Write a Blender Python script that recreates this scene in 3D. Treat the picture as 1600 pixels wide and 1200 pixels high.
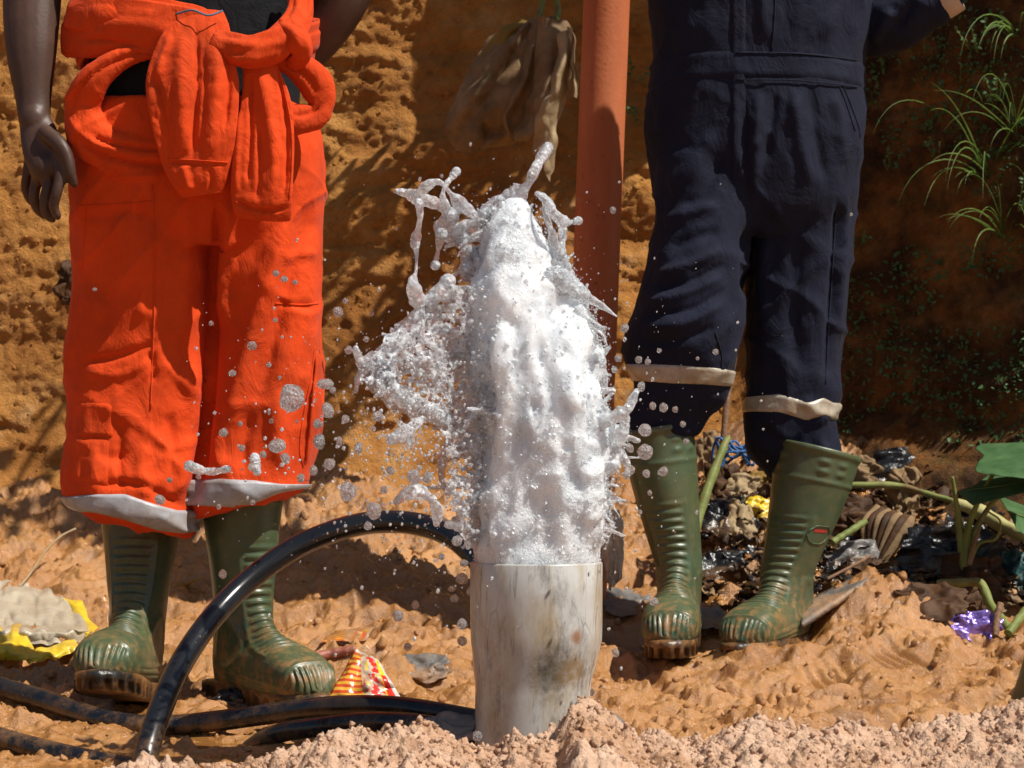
import bpy, bmesh, math, random
import numpy as np
from mathutils import Vector, Matrix
from mathutils.bvhtree import BVHTree

for o in list(bpy.data.objects): bpy.data.objects.remove(o)
R = math.radians
scene = bpy.context.scene
COL = scene.collection
rng = np.random.default_rng(7)
random.seed(7)

# ------------------------------------------------------------------ camera, sky, sun, exposure
FPX, HZ, ZC = 3500.0, 735.0, 0.40          # focal length in photo pixels, horizon row, eye height
cam = bpy.data.cameras.new('camera'); camo = bpy.data.objects.new('camera', cam); COL.objects.link(camo)
camo.location = (0, 0, ZC); camo.rotation_euler = (R(90), 0, 0)
cam.sensor_width = 36; cam.lens = FPX/1600*36; cam.shift_y = (HZ-600)/1600
cam.clip_start = 0.05; cam.clip_end = 400
cam.dof.use_dof = True; cam.dof.focus_distance = 3.05; cam.dof.aperture_fstop = 16
scene.camera = camo
SUN_AZ, SUN_EL = 63.0, 55.0                # degrees to the right of the line of sight towards the camera's back
sdir = Vector((math.sin(R(SUN_AZ))*math.cos(R(SUN_EL)), -math.cos(R(SUN_AZ))*math.cos(R(SUN_EL)), math.sin(R(SUN_EL))))
world = bpy.data.worlds.new('World'); scene.world = world; world.use_nodes = True
wn = world.node_tree; bg = wn.nodes['Background']
sky = wn.nodes.new('ShaderNodeTexSky'); sky.sky_type = 'NISHITA'; sky.sun_disc = False
sky.sun_elevation = R(SUN_EL); sky.sun_rotation = math.atan2(sdir.x, sdir.y)
wn.links.new(sky.outputs[0], bg.inputs[0]); bg.inputs[1].default_value = 0.06
sl = bpy.data.lights.new('sun', 'SUN'); sl.energy = 5.0; sl.angle = R(0.5); sl.color = (1, 0.95, 0.86)
so = bpy.data.objects.new('sun', sl); COL.objects.link(so)
so.rotation_euler = (-sdir).to_track_quat('-Z', 'Y').to_euler(); so.location = (3, -2, 6)
scene.view_settings.view_transform = 'Standard'; scene.view_settings.look = 'None'
scene.view_settings.exposure = 0.25; scene.view_settings.gamma = 1
scene.render.engine = 'CYCLES'
cy = scene.cycles
cy.max_bounces = 10; cy.transmission_bounces = 10; cy.glossy_bounces = 5; cy.diffuse_bounces = 4; cy.transparent_max_bounces = 12

# ------------------------------------------------------------------ helpers: points, noise, meshes
def P(px, py, Y): return np.array(((px-800)/FPX*Y, Y, ZC-(py-HZ)/FPX*Y))
def PX(v): return 800+FPX*v[:, 0]/v[:, 1], HZ-FPX*(v[:, 2]-ZC)/v[:, 1]

def _h(i, j, k, s):
    n = i.astype(np.uint32)*np.uint32(374761393)+j.astype(np.uint32)*np.uint32(668265263)+k.astype(np.uint32)*np.uint32(1274126177)+np.uint32((s*97+13) & 0xffffffff)*np.uint32(2246822519)
    n = (n ^ (n >> np.uint32(13)))*np.uint32(1274126177); n = (n ^ (n >> np.uint32(15)))*np.uint32(2246822519)
    return ((n ^ (n >> np.uint32(16))) & np.uint32(0xffffff)).astype(np.float64)/0xffffff
def vn(p, s=0):
    f = np.floor(p); i = f.astype(np.int64); u = p-f; u = u*u*u*(u*(u*6-15)+10)
    r = 0
    for a in (0, 1):
        wa = u[:, 0] if a else 1-u[:, 0]
        for b in (0, 1):
            wb = wa*(u[:, 1] if b else 1-u[:, 1])
            for c in (0, 1):
                r = r+wb*(u[:, 2] if c else 1-u[:, 2])*_h(i[:, 0]+a, i[:, 1]+b, i[:, 2]+c, s)
    return r*2-1
def fbm(p, o=4, s=0, g=.5):
    r = 0; a = 1; t = 0
    for k in range(o):
        r = r+a*vn(p*2.03**k, s+k*11); t += a; a *= g
    return r/t
def ridged(p, o=3, s=0):
    r = 0; a = 1; t = 0
    for k in range(o):
        r = r+a*(1-2*np.abs(vn(p*2.1**k, s+k*7))); t += a; a *= .5
    return r/t
def worley2(p, s=0):
    f = np.floor(p).astype(np.int64); d1 = np.full(len(p), 9.0); idv = np.zeros(len(p)); z = np.zeros(len(p), np.int64)
    for a in (-1, 0, 1):
        for b in (-1, 0, 1):
            i = f[:, 0]+a; j = f[:, 1]+b
            x = i+_h(i, j, z, s); y = j+_h(i, j, z+1, s)
            d = np.hypot(p[:, 0]-x, p[:, 1]-y); m = d < d1
            d1 = np.where(m, d, d1); idv = np.where(m, _h(i, j, z+2, s), idv)
    return d1, idv
def worley3(p, s=0):
    f = np.floor(p).astype(np.int64); d1 = np.full(len(p), 9.0)
    for a in (-1, 0, 1):
        for b in (-1, 0, 1):
            for c in (-1, 0, 1):
                i = f[:, 0]+a; j = f[:, 1]+b; k = f[:, 2]+c
                d = np.sqrt((p[:, 0]-i-_h(i, j, k, s))**2+(p[:, 1]-j-_h(i, j, k, s+1))**2+(p[:, 2]-k-_h(i, j, k, s+2))**2)
                d1 = np.minimum(d1, d)
    return d1
def creases(v, sc, s, p=5): return (1-np.abs(vn(v*np.array(sc)+.35*vn(v*7, s+3)[:, None], s)))**p
def sstep(a, b, x):
    t = np.clip((x-a)/(b-a), 0, 1); return t*t*(3-2*t)
def cr(pts, n):
    """Catmull-Rom through rows of pts, n samples"""
    p = np.asarray(pts, float); m = len(p)
    q = np.vstack([2*p[0]-p[1], p, 2*p[-1]-p[-2]])
    t = np.linspace(0, m-1-1e-9, n); i = t.astype(int); u = (t-i)[:, None]
    a, b, c, d = q[i], q[i+1], q[i+2], q[i+3]
    return .5*((2*b)+(c-a)*u+(2*a-5*b+4*c-d)*u*u+(3*b-a-3*c+d)*u**3)
def grid(nu, nv, closed=False):
    j = np.arange(nv if closed else nv-1); i = np.arange(nu-1)
    I, J = np.meshgrid(i, j, indexing='ij'); K = (J+1) % nv
    return np.stack([I*nv+J, I*nv+K, (I+1)*nv+K, (I+1)*nv+J], -1).reshape(-1, 4)

def wl(o):
    v = Vector((0, 0, 0))
    while o: v += o.location; o = o.parent
    return np.array(v)
def new_mesh(name, v, f, smooth=True):
    me = bpy.data.meshes.new(name); v = np.asarray(v, np.float64)
    if isinstance(f, np.ndarray):
        n = f.shape[1]; me.vertices.add(len(v)); me.vertices.foreach_set('co', v.astype(np.float32).ravel())
        me.loops.add(f.size); me.loops.foreach_set('vertex_index', f.astype(np.int32).ravel())
        me.polygons.add(len(f)); me.polygons.foreach_set('loop_start', np.arange(0, f.size, n, dtype=np.int32))
        me.update(calc_edges=True)
    else:
        me.from_pydata([tuple(x) for x in v], [], [tuple(int(a) for a in x) for x in f])
    if smooth: me.polygons.foreach_set('use_smooth', np.ones(len(me.polygons), bool))
    me.update(); return me
def tag(o, label=None, cat=None, group=None, kind=None):
    if label: o['label'] = label
    if cat: o['category'] = cat
    if group: o['group'] = group
    if kind: o['kind'] = kind
    return o
def thing(name, loc, label, cat, group=None):
    o = bpy.data.objects.new(name, None); o.empty_display_size = .05; COL.objects.link(o); o.location = [float(a) for a in loc]
    return tag(o, label, cat, group)
def link(name, me, mat, parent=None, origin=None):
    """link a mesh whose vertices are world coordinates"""
    o = bpy.data.objects.new(name, me); COL.objects.link(o)
    if mat is not None: me.materials.clear(); me.materials.append(mat)
    off = wl(parent) if parent else (np.array(origin, float) if origin is not None else None)
    if off is not None and len(me.vertices):
        c = np.zeros(len(me.vertices)*3, np.float32); me.vertices.foreach_get('co', c)
        me.vertices.foreach_set('co', (c.reshape(-1, 3)-off).astype(np.float32).ravel()); me.update()
    if parent: o.parent = parent
    elif origin is not None: o.location = [float(a) for a in origin]
    return o
def mk(name, vf, mat, parent=None, origin=None, smooth=True):
    return link(name, new_mesh(name, vf[0], vf[1], smooth), mat, parent, origin)
def join(*vfs):
    V = []; Fs = []; n = 0
    for v, f in vfs:
        V.append(v); Fs += [[a+n for a in x] for x in (f.tolist() if isinstance(f, np.ndarray) else f)]; n += len(v)
    return np.vstack(V), Fs
def ring_loft(S, cap=True):
    n, m = S.shape[:2]; f = grid(n, m, True).tolist(); v = S.reshape(-1, 3)
    if cap:
        v = np.vstack([v, S[0].mean(0), S[-1].mean(0)]); a = n*m
        f += [[a, (j+1) % m, j] for j in range(m)]+[[a+1, (n-1)*m+j, (n-1)*m+(j+1) % m] for j in range(m)]
    return v, f
def tube(pts, rad, m=12, n=None, flat=1.0, cap=True, fn=None, smooth=True, up=None):
    """tube through 3-D points; flat = second radius / first; fn(s, th) multiplies the radius"""
    pts = np.asarray(pts, float); rad = np.asarray(rad if np.ndim(rad) else [rad]*len(pts), float)
    if n is None: n = max(4, len(pts)*8)
    q = cr(np.column_stack([pts, rad]), n) if smooth else np.column_stack([pts, rad]); c = q[:, :3]; r = np.maximum(q[:, 3], 1e-4)
    n = len(c); t = np.gradient(c, axis=0); t /= np.linalg.norm(t, axis=1)[:, None]+1e-12
    up = np.array((0, 1, 0.) if up is None else up, float); a = np.cross(t[0], up)
    if np.linalg.norm(a) < .05: a = np.cross(t[0], (1, 0, 0.13))
    A = [a/np.linalg.norm(a)]
    for i in range(1, n):
        x = A[-1]-t[i]*np.dot(A[-1], t[i]); A.append(x/np.linalg.norm(x))
    A = np.array(A); B = np.cross(t, A); th = np.linspace(0, 2*np.pi, m, endpoint=False)
    s = np.linspace(0, 1, n); rr = r[:, None]*np.ones((1, m))
    if fn is not None: rr = rr*fn(s[:, None], th[None, :])
    S = c[:, None, :]+A[:, None, :]*(rr*np.cos(th))[..., None]+B[:, None, :]*(rr*flat*np.sin(th))[..., None]
    return ring_loft(S, cap)
def ico(sub=1):
    bm = bmesh.new(); bmesh.ops.create_icosphere(bm, subdivisions=sub, radius=1); bm.verts.ensure_lookup_table()
    v = np.array([x.co[:] for x in bm.verts]); f = np.array([[x.index for x in p.verts] for p in bm.faces]); bm.free(); return v, f
ICO1, ICO2, ICO3 = ico(1), ico(2), ico(3)
def scatter(base, C, S, rot=True, jit=0.0, seed=1):
    """many copies of a base mesh joined: C centres (n,3), S scales (n,) or (n,3)"""
    g = np.random.default_rng(seed); bv, bf = base; n = len(C); S = np.asarray(S, float)
    if S.ndim == 1: S = np.repeat(S[:, None], 3, 1)
    V = bv[None]*S[:, None, :]
    if jit: V = V*(1+jit*(g.random((n, len(bv), 1))-.5)*2)
    if rot:
        q = g.normal(size=(n, 4)); q /= np.linalg.norm(q, axis=1)[:, None]; w, x, y, z = q.T
        M = np.stack([1-2*(y*y+z*z), 2*(x*y-z*w), 2*(x*z+y*w), 2*(x*y+z*w), 1-2*(x*x+z*z), 2*(y*z-x*w), 2*(x*z-y*w), 2*(y*z+x*w), 1-2*(x*x+y*y)], -1).reshape(n, 3, 3)
        V = np.einsum('nij,nkj->nki', M, V)
    V = V+np.asarray(C)[:, None, :]
    Fa = bf[None]+(np.arange(n)*len(bv))[:, None, None]
    return V.reshape(-1, 3), Fa.reshape(-1, bf.shape[1])
def remesh(vfs, voxel, smooth=6, factor=.5):
    me = new_mesh('tmp', *join(*vfs)); o = bpy.data.objects.new('tmp', me); COL.objects.link(o)
    m = o.modifiers.new('r', 'REMESH'); m.mode = 'VOXEL'; m.voxel_size = voxel; m.use_smooth_shade = True
    if smooth: s = o.modifiers.new('s', 'SMOOTH'); s.factor = factor; s.iterations = smooth
    dg = bpy.context.evaluated_depsgraph_get(); out = bpy.data.meshes.new_from_object(o.evaluated_get(dg))
    bpy.data.objects.remove(o); bpy.data.meshes.remove(me)
    out.polygons.foreach_set('use_smooth', np.ones(len(out.polygons), bool)); return out
def mco(me):
    c = np.zeros(len(me.vertices)*3, np.float32); me.vertices.foreach_get('co', c); return c.reshape(-1, 3).astype(float)
def mno(me):
    c = np.zeros(len(me.vertices)*3, np.float32); me.vertex_normals.foreach_get('vector', c); return c.reshape(-1, 3).astype(float)
def mset(me, v): me.vertices.foreach_set('co', v.astype(np.float32).ravel()); me.update()
def bvh_of(me):
    v = mco(me); return BVHTree.FromPolygons([tuple(x) for x in v], [tuple(p.vertices) for p in me.polygons])
def poly_dist(x, y, poly):
    d = np.full(len(x), 1e9); t_at = np.zeros(len(x)); p = np.asarray(poly, float); L = np.r_[0, np.cumsum(np.hypot(*(p[1:]-p[:-1]).T))]
    for k in range(len(p)-1):
        a, b = p[k], p[k+1]; ab = b-a; t = np.clip(((x-a[0])*ab[0]+(y-a[1])*ab[1])/(ab@ab), 0, 1)
        dd = np.hypot(x-a[0]-t*ab[0], y-a[1]-t*ab[1]); m = dd < d
        d = np.where(m, dd, d); t_at = np.where(m, (L[k]+t*(L[k+1]-L[k]))/L[-1], t_at)
    return d, t_at
def folds(me, lst):
    """raise (amp > 0) or sink cloth along creases; each crease tapers towards its ends"""
    v = mco(me); n = mno(me); x, y = PX(v); w = sstep(.35, -.1, n[:, 1]); D = np.zeros(len(v))
    for poly, amp, wid in lst:
        q = cr(poly, max(6, 5*len(poly))) if len(poly) > 2 else np.asarray(poly, float)
        d, t = poly_dist(x, y, q); D += amp*np.exp(-(d/wid)**2)*sstep(0, .22, t)*sstep(1, .78, t)
    mset(me, v+n*(D*w)[:, None])
def ellipse_loft(secs, m=48, n=None, e=2.3):
    """secs: (rowL, rowR, xl, xr, Y, depth half) in photo rows/columns at depth Y"""
    s = np.asarray(secs, float); q = cr(s, n or len(s)*6); th = np.linspace(0, 2*np.pi, m, endpoint=False)
    c, si = np.cos(th), np.sin(th); c = np.sign(c)*np.abs(c)**(2/e); si = np.sign(si)*np.abs(si)**(2/e); S = []
    for rl, rr, xl, xr, Y, ry in q:
        u = (c+1)/2; px = xl+(xr-xl)*u; row = rl+(rr-rl)*u
        S.append(np.stack([(px-800)/FPX*Y, Y+ry*si, ZC-(row-HZ)/FPX*Y], -1))
    return ring_loft(np.array(S))
def patch(bvh, corners, nu, nv, Y0, off=.002, edge=.004, sag=None):
    """cloth patch: four photo corners (tl, tr, br, bl) laid on a surface by rays from the front"""
    tl, tr, br, bl = [np.array(c, float) for c in corners]; V = np.zeros((nu, nv, 3)); last = Y0
    for i in range(nu):
        for j in range(nv):
            u, w = i/(nu-1), j/(nv-1); p = (tl*(1-w)+tr*w)*(1-u)+(bl*(1-w)+br*w)*u
            o = Vector((0, 0, ZC)); d = (Vector(P(p[0], p[1], Y0))-o).normalized()
            h = bvh.ray_cast(o, d)
            q = h[0] if h[0] is not None else o+d*last
            last = (q-o).length; e = min(u, 1-u, w, 1-w); k = off if e > 0 else -edge
            V[i, j] = np.array(q-d*k)
    return V.reshape(-1, 3), grid(nu, nv)
def seam(bvh, poly, Y0, r=.0012, off=.0004, n=None):
    q = cr(poly, n or max(12, 8*len(poly))); out = []
    for p in q:
        o = Vector((0, 0, ZC)); d = (Vector(P(p[0], p[1], Y0))-o).normalized(); h = bvh.ray_cast(o, d)
        if h[0] is not None: out.append(np.array(h[0]-d*off))
    return tube(out, r, m=6, smooth=False) if len(out) > 3 else None
def wrap_band(bvh, axis, top, bot, nth, nz, off, t0=0, t1=2*math.pi, reach=.5):
    """strip wound round a limb: axis (x, y, ztop..), top/bot functions of angle give z"""
    V = np.zeros((nz, nth, 3)); th = np.linspace(t0, t1, nth)
    for j, a in enumerate(th):
        zt, zb = top(a), bot(a)
        for i in range(nz):
            z = zt+(zb-zt)*i/(nz-1); d = Vector((math.cos(a), math.sin(a), 0)); ax = Vector((axis[0], axis[1], z)); h = bvh.ray_cast(ax+d*reach, -d)
            q = h[0] if h[0] is not None and (h[0]-ax).length < .25 else ax+d*.09
            V[i, j] = np.array(q+d*(off if 0 < i < nz-1 else -.001))
    return V.reshape(-1, 3), grid(nz, nth)

# ------------------------------------------------------------------ helpers: materials
def nd(nt, t, ins=None, **at):
    n = nt.nodes.new(t)
    for k, v in at.items(): setattr(n, k, v)
    for k, v in (ins or {}).items():
        s = n.inputs[k]
        if isinstance(v, bpy.types.NodeSocket): nt.links.new(v, s)
        else: s.default_value = v
    return n
def c4(c): return (*c, 1) if len(c) == 3 else c
def ramp(nt, fac, stops, interp='LINEAR'):
    n = nd(nt, 'ShaderNodeValToRGB', {'Fac': fac}); r = n.color_ramp; r.interpolation = interp
    while len(r.elements) < len(stops): r.elements.new(.5)
    for e, (p, c) in zip(r.elements, stops): e.position = p; e.color = c4(c) if np.ndim(c) else (c, c, c, 1)
    return n.outputs[0]
def mixc(nt, f, a, b, mode='MIX'):
    n = nd(nt, 'ShaderNodeMix', data_type='RGBA', blend_type=mode)
    for k, v in ((0, f), (6, a), (7, b)):
        if isinstance(v, bpy.types.NodeSocket): nt.links.new(v, n.inputs[k])
        else: n.inputs[k].default_value = v if k == 0 else c4(v)
    return n.outputs[2]
def mth(nt, op, a, b=0.0, c=0.0, clamp=False):
    n = nd(nt, 'ShaderNodeMath', {0: a, 1: b, 2: c}, operation=op); n.use_clamp = clamp; return n.outputs[0]
def coords(nt, scale=(1, 1, 1)):
    t = nd(nt, 'ShaderNodeTexCoord').outputs['Object']
    return nd(nt, 'ShaderNodeMapping', {'Vector': t, 'Scale': scale}).outputs[0]
def noise(nt, co, s, d=4, r=.55, dist=0): return nd(nt, 'ShaderNodeTexNoise', {'Vector': co, 'Scale': s, 'Detail': d, 'Roughness': r, 'Distortion': dist}).outputs[0]
def bump(nt, h, st, dist, nrm=None):
    i = {'Height': h, 'Strength': st, 'Distance': dist}
    if nrm is not None: i['Normal'] = nrm
    return nd(nt, 'ShaderNodeBump', i).outputs[0]
def material(name):
    m = bpy.data.materials.new(name); m.use_nodes = True; nt = m.node_tree; return m, nt, nt.nodes['Principled BSDF']
def setp(nt, b, **k):
    for key, v in k.items():
        s = b.inputs[key.replace('_', ' ')]
        if isinstance(v, bpy.types.NodeSocket): nt.links.new(v, s)
        else: s.default_value = c4(v) if key in ('Base_Color', 'Sheen_Tint', 'Subsurface_Radius') and np.ndim(v) and key != 'Subsurface_Radius' else v
def simple(name, col, rough=.6, var=.25, scale=30, bs=.3, bd=.002, dirt=None, dirt_amt=.5, dirt_scale=9, spec=.5, **kw):
    m, nt, b = material(name); co = coords(nt); n = noise(nt, co, scale)
    dark = tuple(a*(1-var) for a in col); lite = tuple(min(1, a*(1+var)) for a in col)
    c = ramp(nt, n, [(.3, dark), (.7, lite)])
    if dirt is not None:
        n2 = noise(nt, co, dirt_scale, 6, .65); c = mixc(nt, ramp(nt, n2, [(1-dirt_amt-.12, 0), (1-dirt_amt+.12, 1)]), c, dirt)
    setp(nt, b, Base_Color=c, Roughness=rough, Specular_IOR_Level=spec, Normal=bump(nt, noise(nt, co, scale*3), bs, bd), **kw)
    return m

def mat_wall():
    m, nt, b = material('clay_bank'); co = coords(nt); big = noise(nt, co, 2.2, 5); mid = noise(nt, co, 11, 6, .62); fine = noise(nt, co, 85, 7, .72)
    c = ramp(nt, mid, [(.25, (.26, .10, .022)), (.45, (.46, .20, .046)), (.6, (.56, .265, .07)), (.8, (.64, .37, .16))])
    c = mixc(nt, ramp(nt, big, [(.42, 0), (.62, .55)]), c, (.30, .105, .022))
    c = mixc(nt, ramp(nt, noise(nt, co, 5, 4, .6, .8), [(.6, 0), (.72, .6)]), c, (.58, .36, .17))
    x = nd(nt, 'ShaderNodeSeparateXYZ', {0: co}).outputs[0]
    moss = mth(nt, 'MULTIPLY', ramp(nt, mth(nt, 'MULTIPLY_ADD', x, .5, .5, True), [(.72, 0), (.84, 1)]), ramp(nt, noise(nt, co, 6, 6, .7), [(.36, .35), (.56, .95)]))  # darkens the bank's right part as painted shade, moss blotches mixed in
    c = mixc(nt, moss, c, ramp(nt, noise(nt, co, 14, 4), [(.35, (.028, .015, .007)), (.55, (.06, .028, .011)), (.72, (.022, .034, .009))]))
    c = mixc(nt, ramp(nt, fine, [(.28, .55), (.42, 0)]), c, (.14, .05, .012))
    h = mth(nt, 'ADD', fine, mth(nt, 'MULTIPLY', noise(nt, co, 220, 3), .35))
    setp(nt, b, Base_Color=c, Roughness=.85, Specular_IOR_Level=.2, Normal=bump(nt, h, 1.0, .012)); return m
def mat_mud():
    m, nt, b = material('wet_clay'); co = coords(nt); big = noise(nt, co, 3, 4); mid = noise(nt, co, 13, 7, .65); fine = noise(nt, co, 110, 6, .7); grit = noise(nt, co, 420, 3, .6)
    c = ramp(nt, mid, [(.22, (.24, .095, .024)), (.40, (.42, .185, .050)), (.58, (.54, .27, .088)), (.78, (.62, .38, .17))])
    c = mixc(nt, ramp(nt, big, [(.45, 0), (.65, .55)]), c, (.37, .165, .050))
    c = mixc(nt, ramp(nt, noise(nt, co, 8, 6, .7), [(.60, 0), (.74, .55)]), c, (.52, .33, .18))
    c = mixc(nt, ramp(nt, fine, [(.30, .45), (.42, 0)]), c, (.16, .062, .020))
    wet = ramp(nt, noise(nt, co, 6.5, 5, .6), [(.38, 0), (.52, 1)]); c = mixc(nt, mth(nt, 'MULTIPLY', wet, .50), c, (.27, .108, .026))
    rough = mth(nt, 'ADD', mth(nt, 'MULTIPLY_ADD', wet, -.44, .58), mth(nt, 'MULTIPLY', mth(nt, 'SUBTRACT', grit, .5), .9), 0, True)
    h = mth(nt, 'ADD', fine, mth(nt, 'MULTIPLY', grit, .40))
    setp(nt, b, Base_Color=c, Roughness=rough, Specular_IOR_Level=.85, Normal=bump(nt, h, .7, .006)); return m
def mat_sand():
    m, nt, b = material('pale_sand'); co = coords(nt); mid = noise(nt, co, 22, 5, .6); fine = noise(nt, co, 190, 4, .6)
    c = ramp(nt, mid, [(.28, (.36, .20, .115)), (.48, (.56, .355, .235)), (.72, (.66, .46, .33))])
    c = mixc(nt, ramp(nt, fine, [(.3, .5), (.45, 0)]), c, (.32, .17, .10))
    c = mixc(nt, ramp(nt, noise(nt, co, 7, 4), [(.55, 0), (.75, .7)]), c, (.42, .21, .09))
    setp(nt, b, Base_Color=c, Roughness=.9, Specular_IOR_Level=.2, Normal=bump(nt, fine, 1.0, .006)); return m
def mat_cloth(name, col, stain, amt, sheen=.15, weave=900, rough=.85):
    m, nt, b = material(name); co = coords(nt); n1 = noise(nt, co, 9, 5, .6); n2 = noise(nt, co, 5, 6, .68, .3)
    c = ramp(nt, n1, [(.3, tuple(a*.80 for a in col)), (.7, tuple(min(1, a*1.12) for a in col))])
    c = mixc(nt, ramp(nt, n2, [(1-amt, 0), (1-amt+.22, .55)]), c, stain)
    nb = bump(nt, noise(nt, coords(nt, (1, 1, .6)), 22, 6, .62, 1.2), .55, .010); nb = bump(nt, noise(nt, co, 90, 4, .6), .3, .002, nb); nb = bump(nt, noise(nt, co, 700, 2, .5), .12, .0006, nb)
    setp(nt, b, Base_Color=c, Roughness=rough, Specular_IOR_Level=.2, Sheen_Weight=sheen, Sheen_Roughness=.4, Normal=nb); return m
def mat_boot():
    m, nt, b = material('green_rubber'); co = coords(nt); z = nd(nt, 'ShaderNodeSeparateXYZ', {0: co}).outputs[2]
    c = ramp(nt, noise(nt, co, 12, 4), [(.3, (.034, .066, .034)), (.7, (.055, .100, .050))])
    low = ramp(nt, mth(nt, 'MULTIPLY', z, 2.6, 0, True), [(.0, 1), (.20, .55), (.42, .12), (1, .05)])
    sp = mth(nt, 'MULTIPLY', ramp(nt, noise(nt, co, 48, 7, .72), [(.47, 0), (.60, .9)]), low, 0, True)
    film = mth(nt, 'MULTIPLY', ramp(nt, noise(nt, co, 7, 5, .6), [(.35, 0), (.75, .9)]), .42)
    c = mixc(nt, film, c, (.16, .11, .035)); c = mixc(nt, sp, c, (.34, .155, .045))
    sk = ramp(nt, noise(nt, co, 210, 2), [(.70, 0), (.76, .5)]); c = mixc(nt, sk, c, (.42, .36, .26))
    r = mth(nt, 'ADD', mth(nt, 'MULTIPLY', sp, .3), ramp(nt, noise(nt, co, 18, 4), [(.3, .30), (.7, .48)]))
    setp(nt, b, Base_Color=c, Roughness=r, Specular_IOR_Level=.5, Normal=bump(nt, noise(nt, co, 60, 4), .18, .002)); return m
def mat_pvc():
    m, nt, b = material('stained_pvc'); co = coords(nt); st = coords(nt, (1, 1, .11)); sm = coords(nt, (1, 1, .35))
    c = ramp(nt, noise(nt, co, 8, 4), [(.3, (.42, .41, .385)), (.7, (.56, .555, .53))])
    s1 = ramp(nt, noise(nt, st, 95, 4, .6), [(.57, 0), (.66, .9)]); s1 = mth(nt, 'MULTIPLY', s1, ramp(nt, noise(nt, co, 9, 4), [(.34, .1), (.56, 1)]))
    c = mixc(nt, s1, c, (.10, .085, .06))
    s2 = ramp(nt, noise(nt, sm, 22, 6, .65), [(.46, 0), (.66, .75)]); c = mixc(nt, s2, c, (.34, .25, .13))
    s3 = ramp(nt, noise(nt, sm, 15, 8, .78), [(.53, 0), (.68, .85)]); c = mixc(nt, s3, c, (.09, .075, .055))
    def spot(p, r0, r1, col, cc, noisy=.5):
        d = nd(nt, 'ShaderNodeVectorMath', {0: nd(nt, 'ShaderNodeTexCoord').outputs['Object'], 1: p}, operation='DISTANCE').outputs['Value']
        d = mth(nt, 'ADD', d, mth(nt, 'MULTIPLY', mth(nt, 'SUBTRACT', noise(nt, co, 90, 5, .7), .5), r1*noisy*2))
        return mixc(nt, ramp(nt, d, [(r0, .85), (r1, 0)]), cc, col)
    c = spot((.048, -.066, .195), .003, .013, (.25, .09, .018), c)
    c = spot((.022, -.080, .150), .006, .040, (.07, .06, .04), c, .9); c = spot((.05, -.066, .150), .004, .03, (.28, .17, .06), c, .9)
    gi = nd(nt, 'ShaderNodeTexVoronoi', {'Vector': coords(nt, (1, 1, .22)), 'Scale': 34, 'Randomness': 1}, feature='DISTANCE_TO_EDGE').outputs[0]
    cr_ = mth(nt, 'MULTIPLY', ramp(nt, gi, [(.0, 1), (.018, 0)]), ramp(nt, noise(nt, co, 10, 3), [(.48, 0), (.6, .8)])); c = mixc(nt, cr_, c, (.08, .07, .055))
    setp(nt, b, Base_Color=c, Roughness=ramp(nt, noise(nt, co, 20), [(.3, .16), (.7, .34)]), Specular_IOR_Level=.5, Normal=bump(nt, noise(nt, sm, 60, 5), .15, .002)); return m
def mat_orange_pipe():
    m, nt, b = material('orange_painted_pipe'); co = coords(nt)
    c = ramp(nt, noise(nt, coords(nt, (1, 1, .25)), 14, 5), [(.3, (.42, .105, .035)), (.7, (.56, .17, .065))])
    c = mixc(nt, ramp(nt, noise(nt, co, 60, 5, .7), [(.62, 0), (.7, .8)]), c, (.10, .035, .018))
    c = mixc(nt, ramp(nt, noise(nt, co, 6, 5, .7), [(.56, 0), (.72, .45)]), c, (.30, .13, .05))
    setp(nt, b, Base_Color=c, Roughness=.62, Specular_IOR_Level=.35, Normal=bump(nt, noise(nt, co, 120, 4), .3, .002)); return m
def mat_hose():
    m, nt, b = material('black_hose'); co = coords(nt); z = nd(nt, 'ShaderNodeSeparateXYZ', {0: nd(nt, 'ShaderNodeNewGeometry').outputs['Position']}).outputs[2]
    low = ramp(nt, z, [(.02, 1), (.09, 0)]); d = mth(nt, 'MULTIPLY', ramp(nt, noise(nt, co, 22, 6, .7), [(.42, 0), (.62, .9)]), low)
    c = mixc(nt, d, (.010, .011, .013), (.26, .13, .05)); sp = ramp(nt, noise(nt, co, 130, 3), [(.68, 0), (.74, .6)]); c = mixc(nt, sp, c, (.2, .13, .07))
    setp(nt, b, Base_Color=c, Roughness=mth(nt, 'MULTIPLY_ADD', d, .45, .2), Specular_IOR_Level=.55, Normal=bump(nt, noise(nt, co, 45, 4), .12, .002)); return m
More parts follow.
